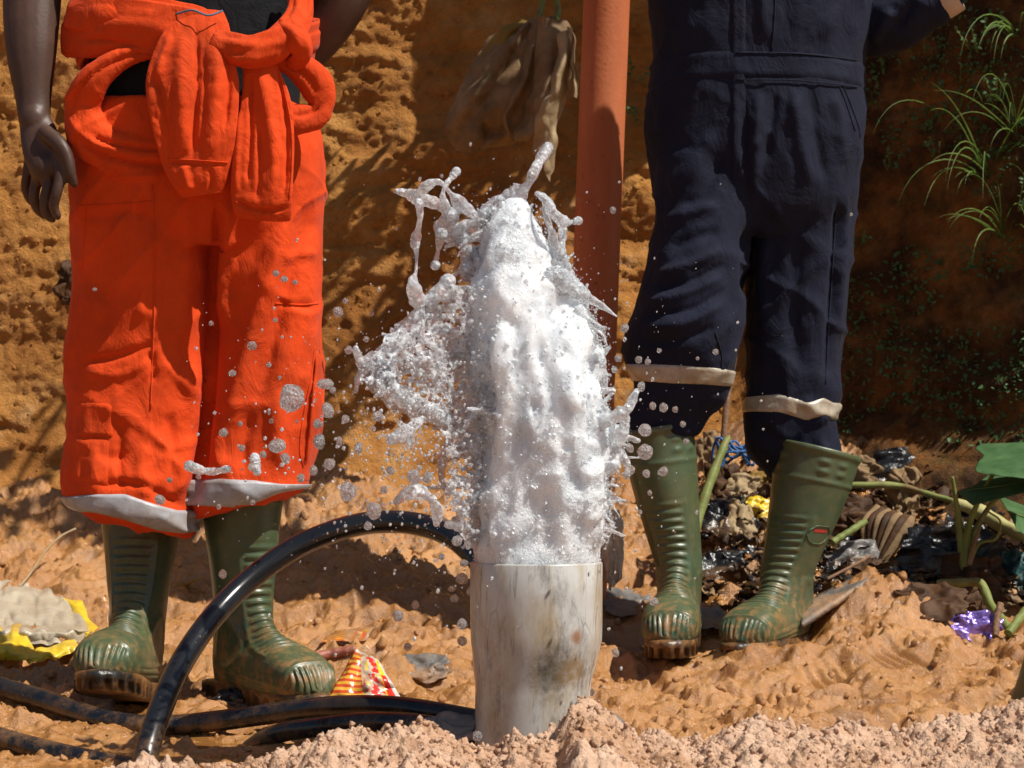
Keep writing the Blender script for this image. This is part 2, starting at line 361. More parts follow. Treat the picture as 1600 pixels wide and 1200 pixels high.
def mat_water(name='clear_water', bumpy=.5, scale=160, white=.4):
    """clear water with air whipped into it: glass mixed with bright froth"""
    m, nt, b = material(name); co = coords(nt)
    n = mth(nt, 'ADD', noise(nt, co, scale, 3, .6), mth(nt, 'MULTIPLY', nd(nt, 'ShaderNodeTexVoronoi', {'Vector': co, 'Scale': scale*1.3}).outputs[0], .8)); nb = bump(nt, n, bumpy, .004 if scale > 20 else .006)
    setp(nt, b, Base_Color=(1, 1, 1), Roughness=.02, IOR=1.33, Transmission_Weight=1.0, Normal=nb)
    fr = nd(nt, 'ShaderNodeBsdfPrincipled', {'Base Color': (.88, .93, .98, 1), 'Roughness': .12, 'IOR': 1.45, 'Normal': nb, 'Specular IOR Level': .8}); tr = nd(nt, 'ShaderNodeBsdfTranslucent', {'Color': (.95, .96, .98, 1), 'Normal': nb})
    w = nd(nt, 'ShaderNodeMixShader', {0: .40, 1: fr.outputs[0], 2: tr.outputs[0]}); fac = mth(nt, 'MULTIPLY', ramp(nt, noise(nt, co, scale*.6, 3, .6), [(.35, .25), (.62, 1)]), white)
    mx = nd(nt, 'ShaderNodeMixShader', {0: fac, 1: b.outputs[0], 2: w.outputs[0]}); nt.links.new(mx.outputs[0], nt.nodes['Material Output'].inputs[0]); return m
def mat_foam():
    m, nt, b = material('foaming_water'); co = coords(nt); v = nd(nt, 'ShaderNodeTexVoronoi', {'Vector': co, 'Scale': 190}).outputs[0]; v2 = nd(nt, 'ShaderNodeTexVoronoi', {'Vector': co, 'Scale': 480}).outputs[0]
    st = noise(nt, coords(nt, (1, 1, .35)), 34, 6, .6); sm = ramp(nt, noise(nt, coords(nt, (1, 1, .6)), 8, 3, .5), [(.40, .15), (.62, 1)])
    h = mth(nt, 'ADD', mth(nt, 'MULTIPLY', mth(nt, 'ADD', v, mth(nt, 'MULTIPLY', v2, .6)), sm), mth(nt, 'MULTIPLY', st, 1.2))
    setp(nt, b, Base_Color=ramp(nt, st, [(.30, (.50, .55, .60)), (.50, (.70, .735, .77)), (.66, (.84, .86, .88))]), Roughness=.35, IOR=1.33, Specular_IOR_Level=.5, Normal=bump(nt, h, .45, .004), Subsurface_Weight=.7, Subsurface_Scale=.045, Coat_Weight=.9, Coat_Roughness=.07, Coat_IOR=1.4, Coat_Normal=bump(nt, h, 1.0, .008))
    b.inputs['Subsurface Radius'].default_value = (1, 1, 1); return m
def mat_leaf(name, a, c_, rough=.5, trans=.25, spots=None):
    m, nt, b = material(name); co = coords(nt); c = ramp(nt, noise(nt, co, 18, 5, .6), [(.3, a), (.7, c_)])
    if spots: c = mixc(nt, ramp(nt, noise(nt, co, 12, 6, .7), [(.52, 0), (.62, .85)]), c, spots)
    setp(nt, b, Base_Color=c, Roughness=rough, Specular_IOR_Level=.22, Normal=bump(nt, noise(nt, co, 60, 5), .5, .004))
    out = nt.nodes['Material Output']; tr = nd(nt, 'ShaderNodeBsdfTranslucent', {'Color': c}); mx = nd(nt, 'ShaderNodeMixShader', {0: trans, 1: b.outputs[0], 2: tr.outputs[0]})
    nt.links.new(mx.outputs[0], out.inputs[0]); return m
M = dict(
    wall=mat_wall(), mud=mat_mud(), sand=mat_sand(), orange=mat_cloth('orange_cotton', (.66, .058, .006), (.22, .036, .008), .46, sheen=.05),
    navy=mat_cloth('navy_cotton', (.009, .011, .026), (.022, .021, .028), .42, sheen=.02), black=mat_cloth('black_jersey', (.008, .009, .011), (.012, .012, .012), .3, sheen=0),
    tape=simple('grey_reflective_tape', (.36, .36, .38), .42, .18, 40, .3, .002, dirt=(.22, .15, .08), dirt_amt=.42, dirt_scale=14),
    tape2=simple('tan_reflective_tape', (.42, .38, .31), .36, .2, 40, .35, .003, dirt=(.24, .17, .09), dirt_amt=.45, dirt_scale=16),
    boot=mat_boot(), sole=simple('muddy_black_sole', (.016, .014, .012), .35, .4, 30, .5, .004, dirt=(.27, .125, .04), dirt_amt=.47, dirt_scale=22),
    red=simple('red_print', (.42, .03, .02), .5), skin=None, pvc=mat_pvc(), opipe=mat_orange_pipe(), hose=mat_hose(),
    water=mat_water('clear_water', .8, 130, .72), drop=mat_water('droplet_water', .7, 190, .6), bead=mat_water('bead_water', 1.0, 2.4, .45), shell=mat_water('column_water', .5, 120, .85), foam=mat_foam(),
    deadleaf=mat_leaf('withered_leaf', (.16, .095, .045), (.36, .24, .125), .7, .15), paleleaf=mat_leaf('pale_dry_leaf', (.33, .22, .11), (.52, .40, .24), .7, .2),
    yleaf=mat_leaf('yellowing_leaf', (.22, .13, .03), (.42, .25, .05), .6, .25), brownleaf=mat_leaf('brown_leaf', (.030, .013, .006), (.12, .055, .022), .65, .1),
    green=mat_leaf('green_leaf', (.06, .14, .05), (.13, .24, .10), .45, .3), grass=mat_leaf('grass_blade', (.07, .14, .022), (.19, .28, .06), .45, .4),
    stem=mat_leaf('green_stem', (.13, .17, .04), (.28, .30, .10), .5, .1, spots=(.20, .12, .05)), twig=simple('brown_twig', (.17, .085, .04), .75, .35, 50, .6, .004),
    redroot=simple('reddish_root', (.28, .09, .055), .5, .3, 30, .5, .004), bplastic=simple('black_plastic', (.014, .014, .016), .28, .4, 25, .6, .006, dirt=(.20, .11, .05), dirt_amt=.40),
    gplastic=simple('grey_plastic', (.16, .15, .14), .4, .3, 25, .5, .006, dirt=(.30, .17, .08), dirt_amt=.42), wplastic=simple('cream_plastic', (.66, .58, .45), .38, .15, 20, .5, .006, dirt=(.42, .24, .11), dirt_amt=.38),
    yplastic=simple('yellow_plastic', (.72, .50, .03), .3, .15, 20, .5, .006, dirt=(.42, .24, .08), dirt_amt=.40), blue=simple('blue_rope', (.015, .10, .30), .6, .4, 80),
    purple=simple('purple_foil', (.30, .20, .62), .18, .3, 25, .6, .008, Metallic=.5), stone=simple('grey_slab', (.13, .115, .10), .6, .3, 20, .8, .006, dirt=(.34, .18, .08), dirt_amt=.45),
    tan=simple('tan_cuff', (.42, .33, .25), .8, .15), hair=simple('black_hair', (.012, .010, .009), .8), metal=simple('grey_button', (.25, .25, .26), .35, Metallic=.8),
)
def mat_skin():
    m, nt, b = material('dark_skin'); co = coords(nt); c = ramp(nt, noise(nt, co, 14, 4), [(.3, (.045, .022, .014)), (.7, (.082, .043, .029))])
    setp(nt, b, Base_Color=c, Roughness=.48, Specular_IOR_Level=.35, Subsurface_Weight=.08, Subsurface_Scale=.008, Normal=bump(nt, noise(nt, co, 160, 4), .25, .0015)); return m
M['skin'] = mat_skin()
def mat_bag():
    m, nt, b = material('clear_plastic_film'); co = coords(nt); n = noise(nt, co, 9, 5, .6)
    c = ramp(nt, n, [(.35, (.60, .50, .36)), (.6, (.72, .64, .50)), (.75, (.42, .25, .10))])
    setp(nt, b, Base_Color=c, Roughness=.22, IOR=1.4, Transmission_Weight=.4, Normal=bump(nt, noise(nt, co, 40, 5), .5, .006)); return m
M['bag'] = mat_bag()
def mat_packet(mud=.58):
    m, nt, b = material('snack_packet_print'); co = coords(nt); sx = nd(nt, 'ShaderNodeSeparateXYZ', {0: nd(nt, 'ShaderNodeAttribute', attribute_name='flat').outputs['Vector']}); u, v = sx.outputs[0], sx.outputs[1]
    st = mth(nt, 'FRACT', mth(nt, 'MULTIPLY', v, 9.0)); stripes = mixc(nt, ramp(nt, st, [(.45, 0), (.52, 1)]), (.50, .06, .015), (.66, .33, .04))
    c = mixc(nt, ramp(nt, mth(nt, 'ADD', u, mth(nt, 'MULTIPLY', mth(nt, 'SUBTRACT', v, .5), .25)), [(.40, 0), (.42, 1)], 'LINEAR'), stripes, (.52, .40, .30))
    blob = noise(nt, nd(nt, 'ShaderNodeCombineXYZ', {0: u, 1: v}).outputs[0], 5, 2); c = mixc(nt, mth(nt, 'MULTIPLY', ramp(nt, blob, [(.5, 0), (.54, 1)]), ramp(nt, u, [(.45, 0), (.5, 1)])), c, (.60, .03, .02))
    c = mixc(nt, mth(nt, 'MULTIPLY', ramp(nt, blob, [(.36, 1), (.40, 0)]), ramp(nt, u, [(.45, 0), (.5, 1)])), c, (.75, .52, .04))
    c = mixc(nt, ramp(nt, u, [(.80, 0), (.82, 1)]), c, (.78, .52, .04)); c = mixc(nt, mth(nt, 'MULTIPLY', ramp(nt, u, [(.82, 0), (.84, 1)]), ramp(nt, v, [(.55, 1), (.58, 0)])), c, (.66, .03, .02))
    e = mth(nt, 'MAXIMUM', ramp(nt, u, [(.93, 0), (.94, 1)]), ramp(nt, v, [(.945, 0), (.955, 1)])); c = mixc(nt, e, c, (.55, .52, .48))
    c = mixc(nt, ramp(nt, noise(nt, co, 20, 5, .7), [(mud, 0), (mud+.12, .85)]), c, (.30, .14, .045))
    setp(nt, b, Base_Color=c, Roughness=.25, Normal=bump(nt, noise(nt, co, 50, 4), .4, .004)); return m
M['packet'] = mat_packet(.56); M['packet_shaded'] = mat_packet(.36)  # second packet: heavier mud colour stands in for the shade on it

# ------------------------------------------------------------------ the setting: ground, bank, sand, puddle
FEET = [(-.600, 3.38, .022), (-.375, 3.44, .038), (.292, 3.90, .085), (.475, 3.90, .085)]
def ground_base(x, y):
    z = np.interp(y, [1.0, 2.82, 3.5, 4.0, 4.2, 4.4, 4.6, 4.8, 5.0, 5.4], [.0, .012, .035, .08, .115, .17, .25, .33, .40, .5])
    zr = np.interp(y, [1.0, 2.82, 3.5, 4.0, 4.2, 4.4, 4.6, 4.8, 5.0], [.0, .015, .035, .08, .14, .24, .34, .43, .5])
    w = sstep(.22, .52, x); z = z*(1-w)+zr*w
    z = z+.115*np.exp(-((x-.655)/.13)**2-((y-4.02)/.13)**2)+.035*np.exp(-((x-.55)/.2)**2-((y-3.75)/.1)**2)
    z = z+.05*np.exp(-((x+.05)/.12)**2-((y-3.75)/.2)**2)*0+.03*np.exp(-((x+.28)/.14)**2-((y-4.2)/.12)**2)
    return z
def puddle_mask(x, y): return sstep(.06, -.16, x)*sstep(2.6, 2.8, y)*sstep(3.42, 3.2, y)
def ground_h(x, y):
    p = np.column_stack([x, y, np.zeros(len(x))]); z = ground_base(x, y); near = sstep(14, 5.5, np.hypot(x, y-3.5)); a = 1-.55*puddle_mask(x, y); wp0 = p+.01*fbm(p*40, 2, 18)[:, None]
    w1, i1 = worley2(p[:, :2]*15+fbm(p*9, 2, 5)[:, None]*.5, 3); w2, i2 = worley2(p[:, :2]*34, 9)
    wp = p+.03*fbm(p*12, 2, 17)[:, None]; lump = .038*fbm(wp*5, 4, 1, .6)+.028*ridged(wp*np.array((10, 13, 1)), 4, 2)+.020*np.clip(.5-w1, 0, 1)*(i1 > .5)+.006*np.abs(vn(wp*30, 12))-.006*np.abs(vn(wp*48, 13))
    fine = .0075*fbm(p*42, 4, 4, .55)+.0034*np.abs(vn(wp0*85, 6))-.0026*np.abs(vn(wp0*110, 16))
    wa, ia = worley2(wp0[:, :2]*48+fbm(p*25, 2, 66)[:, None]*.5, 161); wb, ib = worley2(p[:, :2]*100, 163); cm = .18+.82*sstep(-.15, .22, fbm(p*3.6, 4, 164)); fine = fine+cm*(.022*np.sqrt(np.clip(.6-wa, 0, 1))*np.clip(ia-.3, 0, 1)+.010*np.sqrt(np.clip(.6-wb, 0, 1))*(.2+ib))
    pit = -.016*sstep(.28, .08, worley2(p[:, :2]*7+3, 21)[0])
    z = z+near*(a*(lump+pit)+fine*(1-.4*puddle_mask(x, y)))
    for cx, cy, rot in ((.52, 3.62, .3), (.40, 3.50, -.2), (.63, 3.72, .5)):       # tread prints pressed by boots
        u = (x-cx)*math.cos(rot)+(y-cy)*math.sin(rot); v = -(x-cx)*math.sin(rot)+(y-cy)*math.cos(rot)
        m = np.exp(-(u/.055)**4-(v/.06)**4); z = z*(1-m)+m*(ground_base(x, y)-.004+.007*np.sin(u*290+np.sin(v*40)*.6))
    for fx, fy, fz in FEET:
        m = np.exp(-((x-fx)/.075)**2-((y-fy)/.14)**2); z = z*(1-m)+(fz-.012+.004*np.sin(x*90)*np.cos(y*70))*m
    return z
def spaced(lo, a, b, hi, step, nout, p=2.2):
    t = np.linspace(0, 1, nout+1)[1:]**p
    return np.r_[(a-(a-lo)*t)[::-1], np.arange(a, b, step), b+(hi-b)*t]
gx = spaced(-60, -1.15, 1.15, 60, .0042, 34); gy = spaced(-60, 2.6, 4.98, 5.3, .0042, 40)
X, Y = np.meshgrid(gx, gy, indexing='ij'); x, y = X.ravel(), Y.ravel()
gm = new_mesh('ground', np.column_stack([x, y, ground_h(x, y)]), grid(len(gx), len(gy)))
ground = tag(link('ground', gm, M['mud']), 'wet orange clay ground churned into lumps by boots', kind='structure')

def bank_y(x, z):
    p = np.column_stack([x, z, np.zeros(len(x))])
    b = 4.95-np.clip(x-.60, 0, .50)*.92+.20*np.clip(z-.3, 0, 2)+.25*np.clip(-x-1.3, 0, 3)*0
    wp = p+.05*fbm(p*6, 2, 30)[:, None]
    n = .055*fbm(wp*np.array((2.2, 3.4, 1)), 4, 31)+.030*ridged(wp*np.array((3, 7, 1)), 4, 33)*(.4+.6*sstep(-.2, .4, vn(p*1.7, 39)))+.007*fbm(p*np.array((14, 24, 1)), 4, 35, .6)+.0075*fbm(p*55, 4, 37, .65)-.004*np.abs(vn(p*90, 38))
    w, i = worley2(wp[:, :2]*np.array((7, 10)), 41); n = n-.02*np.clip(.32-w, 0, 1)*(i > .8)+.018*(np.round(4*(z+.03*vn(p*2.5, 46)))/4-z)*(.4+.6*sstep(-.2, .3, vn(p*1.3, 47)))
    b = b-(.30*sstep(-.12, .25, x)*(1-.85*sstep(.62, .80, x))+.05)*sstep(1.50, 1.72, z+.06*vn(p*3, 45))  # overhanging lip, added out of view to shade the bank below
    foot = .22*sstep(.55, .15, z)+.10*sstep(.35, .05, z)
    return b-foot+n
bx = spaced(-45, -1.35, 1.30, 45, .0062, 26); bz = np.r_[np.linspace(-.05, .12, 12), np.arange(.125, 1.60, .0062), np.linspace(1.63, 2.35, 26)]
X, Z = np.meshgrid(bx, bz, indexing='ij'); x, z = X.ravel(), Z.ravel(); yb = bank_y(x, z)
top = np.clip((z-2.0)/.35, 0, 1); V = np.column_stack([x, yb+.35*top**2, np.where(z > 2.0, 2.0+.28*np.sin(top*1.4), z)]).reshape(len(bx), len(bz), 3)
ext = []
for k, d in enumerate((.3, .9, 2.2, 5, 12, 30, 60)):
    e = V[:, -1].copy(); e[:, 1] += d; e[:, 2] += .05*min(d, 2)+.05*vn(np.column_stack([e[:, 0]*.8, e[:, 1]*.8, e[:, 0]*0]), 51); ext.append(e)
V = np.concatenate([V, np.array(ext).transpose(1, 0, 2)], 1)
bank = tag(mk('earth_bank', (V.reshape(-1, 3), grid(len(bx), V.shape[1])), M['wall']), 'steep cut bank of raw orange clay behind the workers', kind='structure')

SIL = [(150, 1215), (212, 1186), (260, 1199), (300, 1196), (350, 1206), (405, 1190), (440, 1178), (485, 1160), (530, 1126), (560, 1130), (590, 1137), (620, 1127), (652, 1125), (690, 1145), (720, 1161), (745, 1166), (780, 1166), (803, 1147), (832, 1152), (868, 1148), (890, 1112), (906, 1098), (930, 1106), (960, 1124), (1000, 1150), (1030, 1138), (1080, 1155), (1130, 1140), (1170, 1130), (1220, 1134), (1262, 1142), (1330, 1136), (1400, 1152), (1450, 1141), (1500, 1126), (1560, 1104), (1605, 1084), (1700, 1070), (2000, 1120), (2400, 1200)]
def sand_h(x, y):
    px = 800+FPX*x/2.46; row = np.interp(px, [a for a, b in SIL], [b for a, b in SIL]); zr = ZC-(row-HZ)/FPX*2.46
    zb = -.03; t = np.where(y < 2.46, sstep(1.75, 2.46, y), sstep(2.70-.05*vn(np.column_stack([x*6, y*0, y*0]), 3), 2.47, y))
    p = np.column_stack([x, y, x*0]); w1, i1 = worley2(p[:, :2]*42+fbm(p*20, 2, 66)[:, None]*.6, 61); w2, i2 = worley2(p[:, :2]*95, 63); w3, i3 = worley2(p[:, :2]*190, 64)
    c = .018*np.sqrt(np.clip(.62-w1, 0, 1))*(.2+i1)+.010*np.sqrt(np.clip(.6-w2, 0, 1))*(.2+i2)+.004*np.sqrt(np.clip(.6-w3, 0, 1))
    return zb+(zr-zb-.014)*t+(c+.016*fbm(p*11, 4, 65))*(t > .02)*np.clip(t*3, 0, 1)
sx = np.arange(-.50, 1.0, .0025); sy = np.r_[np.linspace(1.6, 2.28, 40), np.arange(2.283, 2.72, .0025)]
X, Y = np.meshgrid(sx, sy, indexing='ij'); x, y = X.ravel(), Y.ravel()
sand = tag(mk('sand_heap', (np.column_stack([x, y, sand_h(x, y)]), grid(len(sx), len(sy))), M['sand']), 'crumbly heap of pale pinkish drilling sand before the white pipe', kind='structure')
n = 4200; cx = rng.uniform(-.38, .72, n); cy_ = rng.uniform(2.30, 2.56, n); cz = sand_h(cx, cy_); k = cz > .03
cx, cy_, cz = cx[k], cy_[k], cz[k]; s = .0010+.0034*rng.random(len(cx))**2.5
tag(mk('sand_crumbs', scatter(ICO1, np.column_stack([cx, cy_, cz+s*.3]), s, jit=.42, seed=5), M['sand'], smooth=False), 'loose crumbs of pale sand scattered over the heap', kind='stuff')

m_, nt_, b_ = material('muddy_water'); co_ = coords(nt_)
setp(nt_, b_, Base_Color=ramp(nt_, noise(nt_, co_, 6, 4), [(.3, (.30, .125, .032)), (.7, (.42, .20, .06))]), Roughness=.06, Specular_IOR_Level=.5, Normal=bump(nt_, noise(nt_, co_, 38, 4), .25, .004))
px_ = np.linspace(-.95, .12, 120); py_ = np.linspace(2.66, 3.42, 90); X, Y = np.meshgrid(px_, py_, indexing='ij')
zz = .021+.001*vn(np.column_stack([X.ravel()*20, Y.ravel()*20, X.ravel()*0]), 2)-.05*(1-puddle_mask(X.ravel(), Y.ravel()))
tag(mk('puddle', (np.column_stack([X.ravel(), Y.ravel(), zz]), grid(120, 90)), m_), 'shallow puddle of muddy orange water', kind='structure')

# loose clods on the ground and at the foot of the bank
n = 2600; cx = rng.uniform(-1.1, 1.1, n); cy_ = rng.uniform(2.75, 4.85, n); s = .002+.010*rng.random(n)**6
tag(mk('clay_clods', scatter(ICO2, np.column_stack([cx, cy_, ground_h(cx, cy_)+s*.25]), np.column_stack([s, s*.8, s*.6]), jit=.30, seed=8), M['mud'], smooth=False), 'small loose clods of wet clay strewn over the ground', kind='stuff')
n = 900; cx = rng.uniform(-1.2, .9, n); cz = rng.uniform(.35, 1.5, n); s = .003+.008*rng.random(n)**4
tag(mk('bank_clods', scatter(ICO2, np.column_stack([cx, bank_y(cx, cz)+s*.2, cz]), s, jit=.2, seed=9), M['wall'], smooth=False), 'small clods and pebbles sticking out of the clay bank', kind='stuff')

# ------------------------------------------------------------------ rubber boots
BF = [(.074, .345, -.086, .345, .076), (.069, .28, -.083, .28, .073), (.060, .20, -.068, .20, .061), (.056, .155, -.062, .14, .053), (.062, .128, -.071, .075, .047), (.075, .110, -.078, .028, .044),
      (.095, .097, -.062, .002, .042), (.12, .088, .0, .0, .043), (.15, .080, .07, .0, .047), (.18, .072, .14, .0, .049), (.205, .060, .19, .002, .044), (.222, .043, .215, .006, .031), (.231, .024, .230, .012, .012)]
def boot(parent, origin, yaw, tilt=(0, 0), pitch=0, sx=1.0, sz=1.0, logo=False, name='boot', label=None, mud=.012, sep=None):
    """rubber boot: toe along +y before the turn; tilt shears the shaft, pitch lifts the toe"""
    NS, MT = 300, 96; q = cr(BF, NS); th = np.linspace(0, 2*np.pi, MT, endpoint=False)
    fl = np.r_[0, np.cumsum(np.hypot(*np.diff(q[:, :2], axis=0).T))]; FLc = fl[:, None]; C, S_ = np.cos(th)[None, :], np.sin(th)[None, :]
    ex = 2+.7*sstep(.5, .75, np.linspace(0, 1, NS))[:, None]
    cc = np.sign(C)*np.abs(C)**(2/ex); ss = np.sign(S_)*np.abs(S_)**(2/ex); ang = np.abs((th+np.pi) % (2*np.pi)-np.pi)[None, :]
    d = np.zeros((NS, MT)); g = lambda x_, s_: np.exp(-(x_/s_)**2)
    d += .0035*g(FLc-.006, .006)+.0022*g(FLc-.058, .0035)                                  # rim and upper ridge
    rz = sstep(.115, .125, FLc)*sstep(.335, .320, FLc); w0 = .62+.25*sstep(.2, .32, FLc)
    d += .0028*rz*sstep(w0, w0-.12, ang)*np.clip(np.sin(FLc*2*np.pi/.0135)*1.6, -1, 1)*.5         # ribs over the instep
    d += .0024*rz*g(ang-(w0+.10), .045)                                                      # raised border of the rib field
    d += .0022*sstep(.385, .395, FLc)*sstep(.455, .440, FLc)*np.clip(np.sin(q[:, 4][:, None]*np.sin(th)[None, :]*2*np.pi/.0085)*1.5, -1, 1)*sstep(1.9, 1.6, ang)   # toe cap ribs
    d += .0020*g(FLc-.383, .003)*sstep(1.9, 1.6, ang)
    for sg in (-1, 1):
        for a_ in (.62, 1.12):
            for f_ in (.024, .041): d += .0032*np.exp(-(((ang*np.sign(np.sin(th))[None, :])-sg*a_)/.15)**4-((FLc-f_)/.0048)**2)
    ank = np.hypot((ang-1.45)*.06, (FLc-.245)*.8); d += .0024*g(ank-.024, .0035)                # ankle disc
    d += .0014*sstep(.235, .25, FLc)*np.clip(np.sin(ang*34), -1, 1)*sstep(1.5, 1.62, ang)*sstep(2.3, 2.1, ang)*sstep(.38, .33, FLc)
    fy, fz, by, bz_, w = [q[:, i][:, None] for i in range(5)]
    cy0, cz0 = (fy+by)/2, (fz+bz_)/2; ay, az = (fy-by)/2, (fz-bz_)/2; al = np.sqrt(ay**2+az**2)
    yy = cy0+ay*cc*(1+d/al); zz_ = cz0+az*cc*(1+d/al); xx = w*(sx+(1-sx)*sstep(.42, .6, np.linspace(0, 1, NS))[:, None])*ss*(1+d/w)
    soft = .004*fbm(np.stack([xx*9, yy*9, zz_*9], -1).reshape(-1, 3), 3, int(abs(origin[0])*900)).reshape(NS, MT)*sstep(.05, .12, zz_); yy = yy+soft; xx = xx+soft*.6
    S = np.stack([xx, yy, zz_], -1)
    inner = np.array([S[0]*[.965, .965, 1]+[0, 0, -.002*0], S[0]*[.93, .93, 1]+[0, 0, -.004], S[0]*[.92, .92, 1]+[0, 0, -.05]]); S = np.concatenate([inner[::-1], S], 0)
    def pose(v):
        v = v.copy(); hgt = np.clip(v[..., 2]-.12, 0, 1); v[..., 2] *= sz
        a = R(pitch); yv = v[..., 1]+.07; zv = v[..., 2].copy(); v[..., 1] = yv*math.cos(a)-zv*math.sin(a)-.07; v[..., 2] = yv*math.sin(a)+zv*math.cos(a)
        c_, s_ = math.cos(R(yaw)), math.sin(R(yaw)); x0, y0 = v[..., 0].copy(), v[..., 1].copy()
        v[..., 0] = x0*c_-y0*s_; v[..., 1] = x0*s_+y0*c_
        wz = np.clip(hgt/.2, 0, 1); v[..., 2] -= wz*(tilt[0]*v[..., 0]+tilt[1]*v[..., 1])*.9; v[..., 0] += tilt[0]*hgt; v[..., 1] += tilt[1]*hgt
        return v+np.array(origin)
    v, f = ring_loft(pose(S), True); bo = mk(name, (v, f), M['boot'], parent, origin=None if parent else origin)
    if label: bo['label'] = label
    # sole: outline with tread teeth, heel block
    prof = cr([(-.082, .012), (-.074, .036), (-.04, .041), (0, .038), (.05, .040), (.10, .047), (.15, .051), (.19, .046), (.22, .031), (.237, .008)], 80); out = np.vstack([prof, (prof*[1, -1])[::-1]])
    m = len(out); ar = np.arange(m); tooth = 1+.035*np.sign(np.sin(ar*.95)); lv = []
    for zz2, k_, tt in ((.017, .97, 0), (.014, 1.05, 0), (.005, 1.06, 0), (.003, 1.02, 1), (-.011, 1.01, 1), (-.013, .9, 1)):
        kk = k_*np.where(tt, tooth, 1); arch = np.where((out[:, 0] > .0) & (out[:, 0] < .06) & (zz2 < 0), .6, 1.0)
        lv.append(np.column_stack([out[:, 1]*kk*sx, (out[:, 0]-.07)*kk+.07, zz2*arch+0*ar]))
    L = pose(np.array(lv)); v, f = ring_loft(L[::-1], True); so_ = mk('sole', (v, f), M['sole'], bo)
    if logo:   # oval badge on the outer side of the shaft
        th0 = -1.12; i0 = int(np.argmin(np.abs(fl-.150))); j0 = int((th0 % (2*np.pi))/(2*np.pi)*MT); pts = []; a = np.linspace(0, 2*np.pi, 30, endpoint=False); Sp = pose(S)
        def on(ds, dth): i_ = int(np.clip(3+np.argmin(np.abs(fl-.150-ds)), 0, NS+2)); jf = ((th0+dth) % (2*np.pi))/(2*np.pi)*MT; j_ = int(jf) % MT; u = jf-int(jf); return Sp[i_, j_]*(1-u)+Sp[i_, (j_+1) % MT]*u
        ctr = Sp[i0+3].mean(0); ov = [on(.016*math.sin(t), .44*math.cos(t)) for t in a]; ov.append(ov[0]); ov = np.array(ov); ov += (ov-ctr)*.012
        mk('badge_ring', tube(ov, .0011, m=6, n=60), M['boot'], bo)
        blk = np.array([[on(-.009+.006*i_, -.24+.5*j_/9) for j_ in range(10)] for i_ in range(2)]); blk = blk+(blk-ctr)*.012
        mk('badge_print', (blk.reshape(-1, 3), grid(2, 10)), M['red'], bo)
    return bo

# ------------------------------------------------------------------ people
def chain(pts, rad, flat=1.0, m=16, n=None):
    parts = [tube(pts, rad, m=m, n=n or len(pts)*5, flat=flat)]
    for p, r in ((pts[0], rad[0]), (pts[-1], rad[-1])): parts.append((ICO2[0]*np.array((r, r, r))*.98+np.array(p), ICO2[1]))
    return parts
def blob(c, r): return (ICO3[0]*np.array(r)+np.array(c), ICO3[1])
def pc(lst, k=None):
    """photo points (px, row, Y, radius px) to 3-D points and radii"""
    return [P(a, b, Y) for a, b, Y, r in lst], [r/FPX*Y for a, b, Y, r in lst]
def body_parts(cx, cy_, zs, sh=.19):
    """neck, head and upper torso round (cx, cy), shoulder height zs"""
    L = [tube([(cx, cy_, zs-.50), (cx, cy_, zs-.30), (cx, cy_, zs-.1), (cx, cy_, zs), (cx, cy_+.005, zs+.05)], [.145, .15, .165, .13, .07], m=32, flat=.68, up=(0, 1, 0))]
    L += chain([(cx, cy_+.01, zs), (cx, cy_, zs+.14)], [.062, .056]); h = zs+.215
    L += [blob((cx, cy_, h), (.074, .094, .112)), blob((cx, cy_-.05, h-.06), (.052, .045, .05)), blob((cx, cy_-.097, h-.012), (.014, .018, .022)), blob((cx, cy_-.088, h-.055), (.026, .014, .010)),
          blob((cx-.076, cy_+.01, h-.005), (.012, .02, .032)), blob((cx+.076, cy_+.01, h-.005), (.012, .02, .032)), blob((cx-.03, cy_-.078, h+.022), (.022, .016, .009)), blob((cx+.03, cy_-.078, h+.022), (.022, .016, .009))]
    for s in (-1, 1): L.append(blob((cx+s*sh, cy_, zs-.03), (.065, .065, .07)))
    return L
def hair(parent, cx, cy_, zs):
    v, f = ICO3; v = v[:, :]*np.array((.078, .096, .110)); v = v+.003*vn(v*90, 4)[:, None]*v/.09; v[:, 2] = np.maximum(v[:, 2], -.01+.5*np.maximum(-v[:, 1]-.02, 0)); mk('hair', (v+np.array((cx, cy_+.008, zs+.222)), f), M['hair'], parent)

# --- worker in orange
OY = 3.5
man = thing('person', (-.49, 3.45, .04), 'person in orange overalls tied at the waist and muddy green boots', 'person')
PB = body_parts(-.485, 3.5, 1.47)
pts, rad = pc([(92, -330, 3.50, 52), (70, -200, 3.50, 50), (55, -75, 3.49, 46), (50, 0, 3.47, 46), (49, 80, 3.45, 40), (52, 150, 3.44, 29), (54, 190, 3.43, 25)]); PB += chain(pts, rad, .8)
pts, rad = pc([(54, 185, 3.43, 25), (62, 215, 3.42, 31), (70, 245, 3.41, 33), (72, 262, 3.41, 28)]); PB += chain(pts, rad, .55)
for L in ([(90, 238, 3.395, 11), (94, 272, 3.385, 10), (89, 300, 3.38, 9), (84, 322, 3.385, 8.5), (90, 338, 3.39, 7)],
          [(76, 250, 3.41, 11), (76, 285, 3.40, 10), (70, 313, 3.40, 9), (72, 332, 3.405, 8.5), (82, 343, 3.41, 7)],
          [(60, 250, 3.425, 11), (57, 282, 3.42, 9.5), (53, 308, 3.42, 9), (58, 326, 3.425, 8), (68, 336, 3.43, 7)],
          [(48, 243, 3.435, 10), (43, 270, 3.435, 8.5), (40, 290, 3.44, 8), (44, 308, 3.445, 7), (52, 318, 3.45, 6.5)],
          [(72, 208, 3.40, 14), (95, 228, 3.385, 13), (106, 250, 3.38, 10.5), (110, 270, 3.38, 9.5), (116, 288, 3.385, 7)]):
    pts, rad = pc(L); PB += chain(pts, rad, 1.0, m=12)
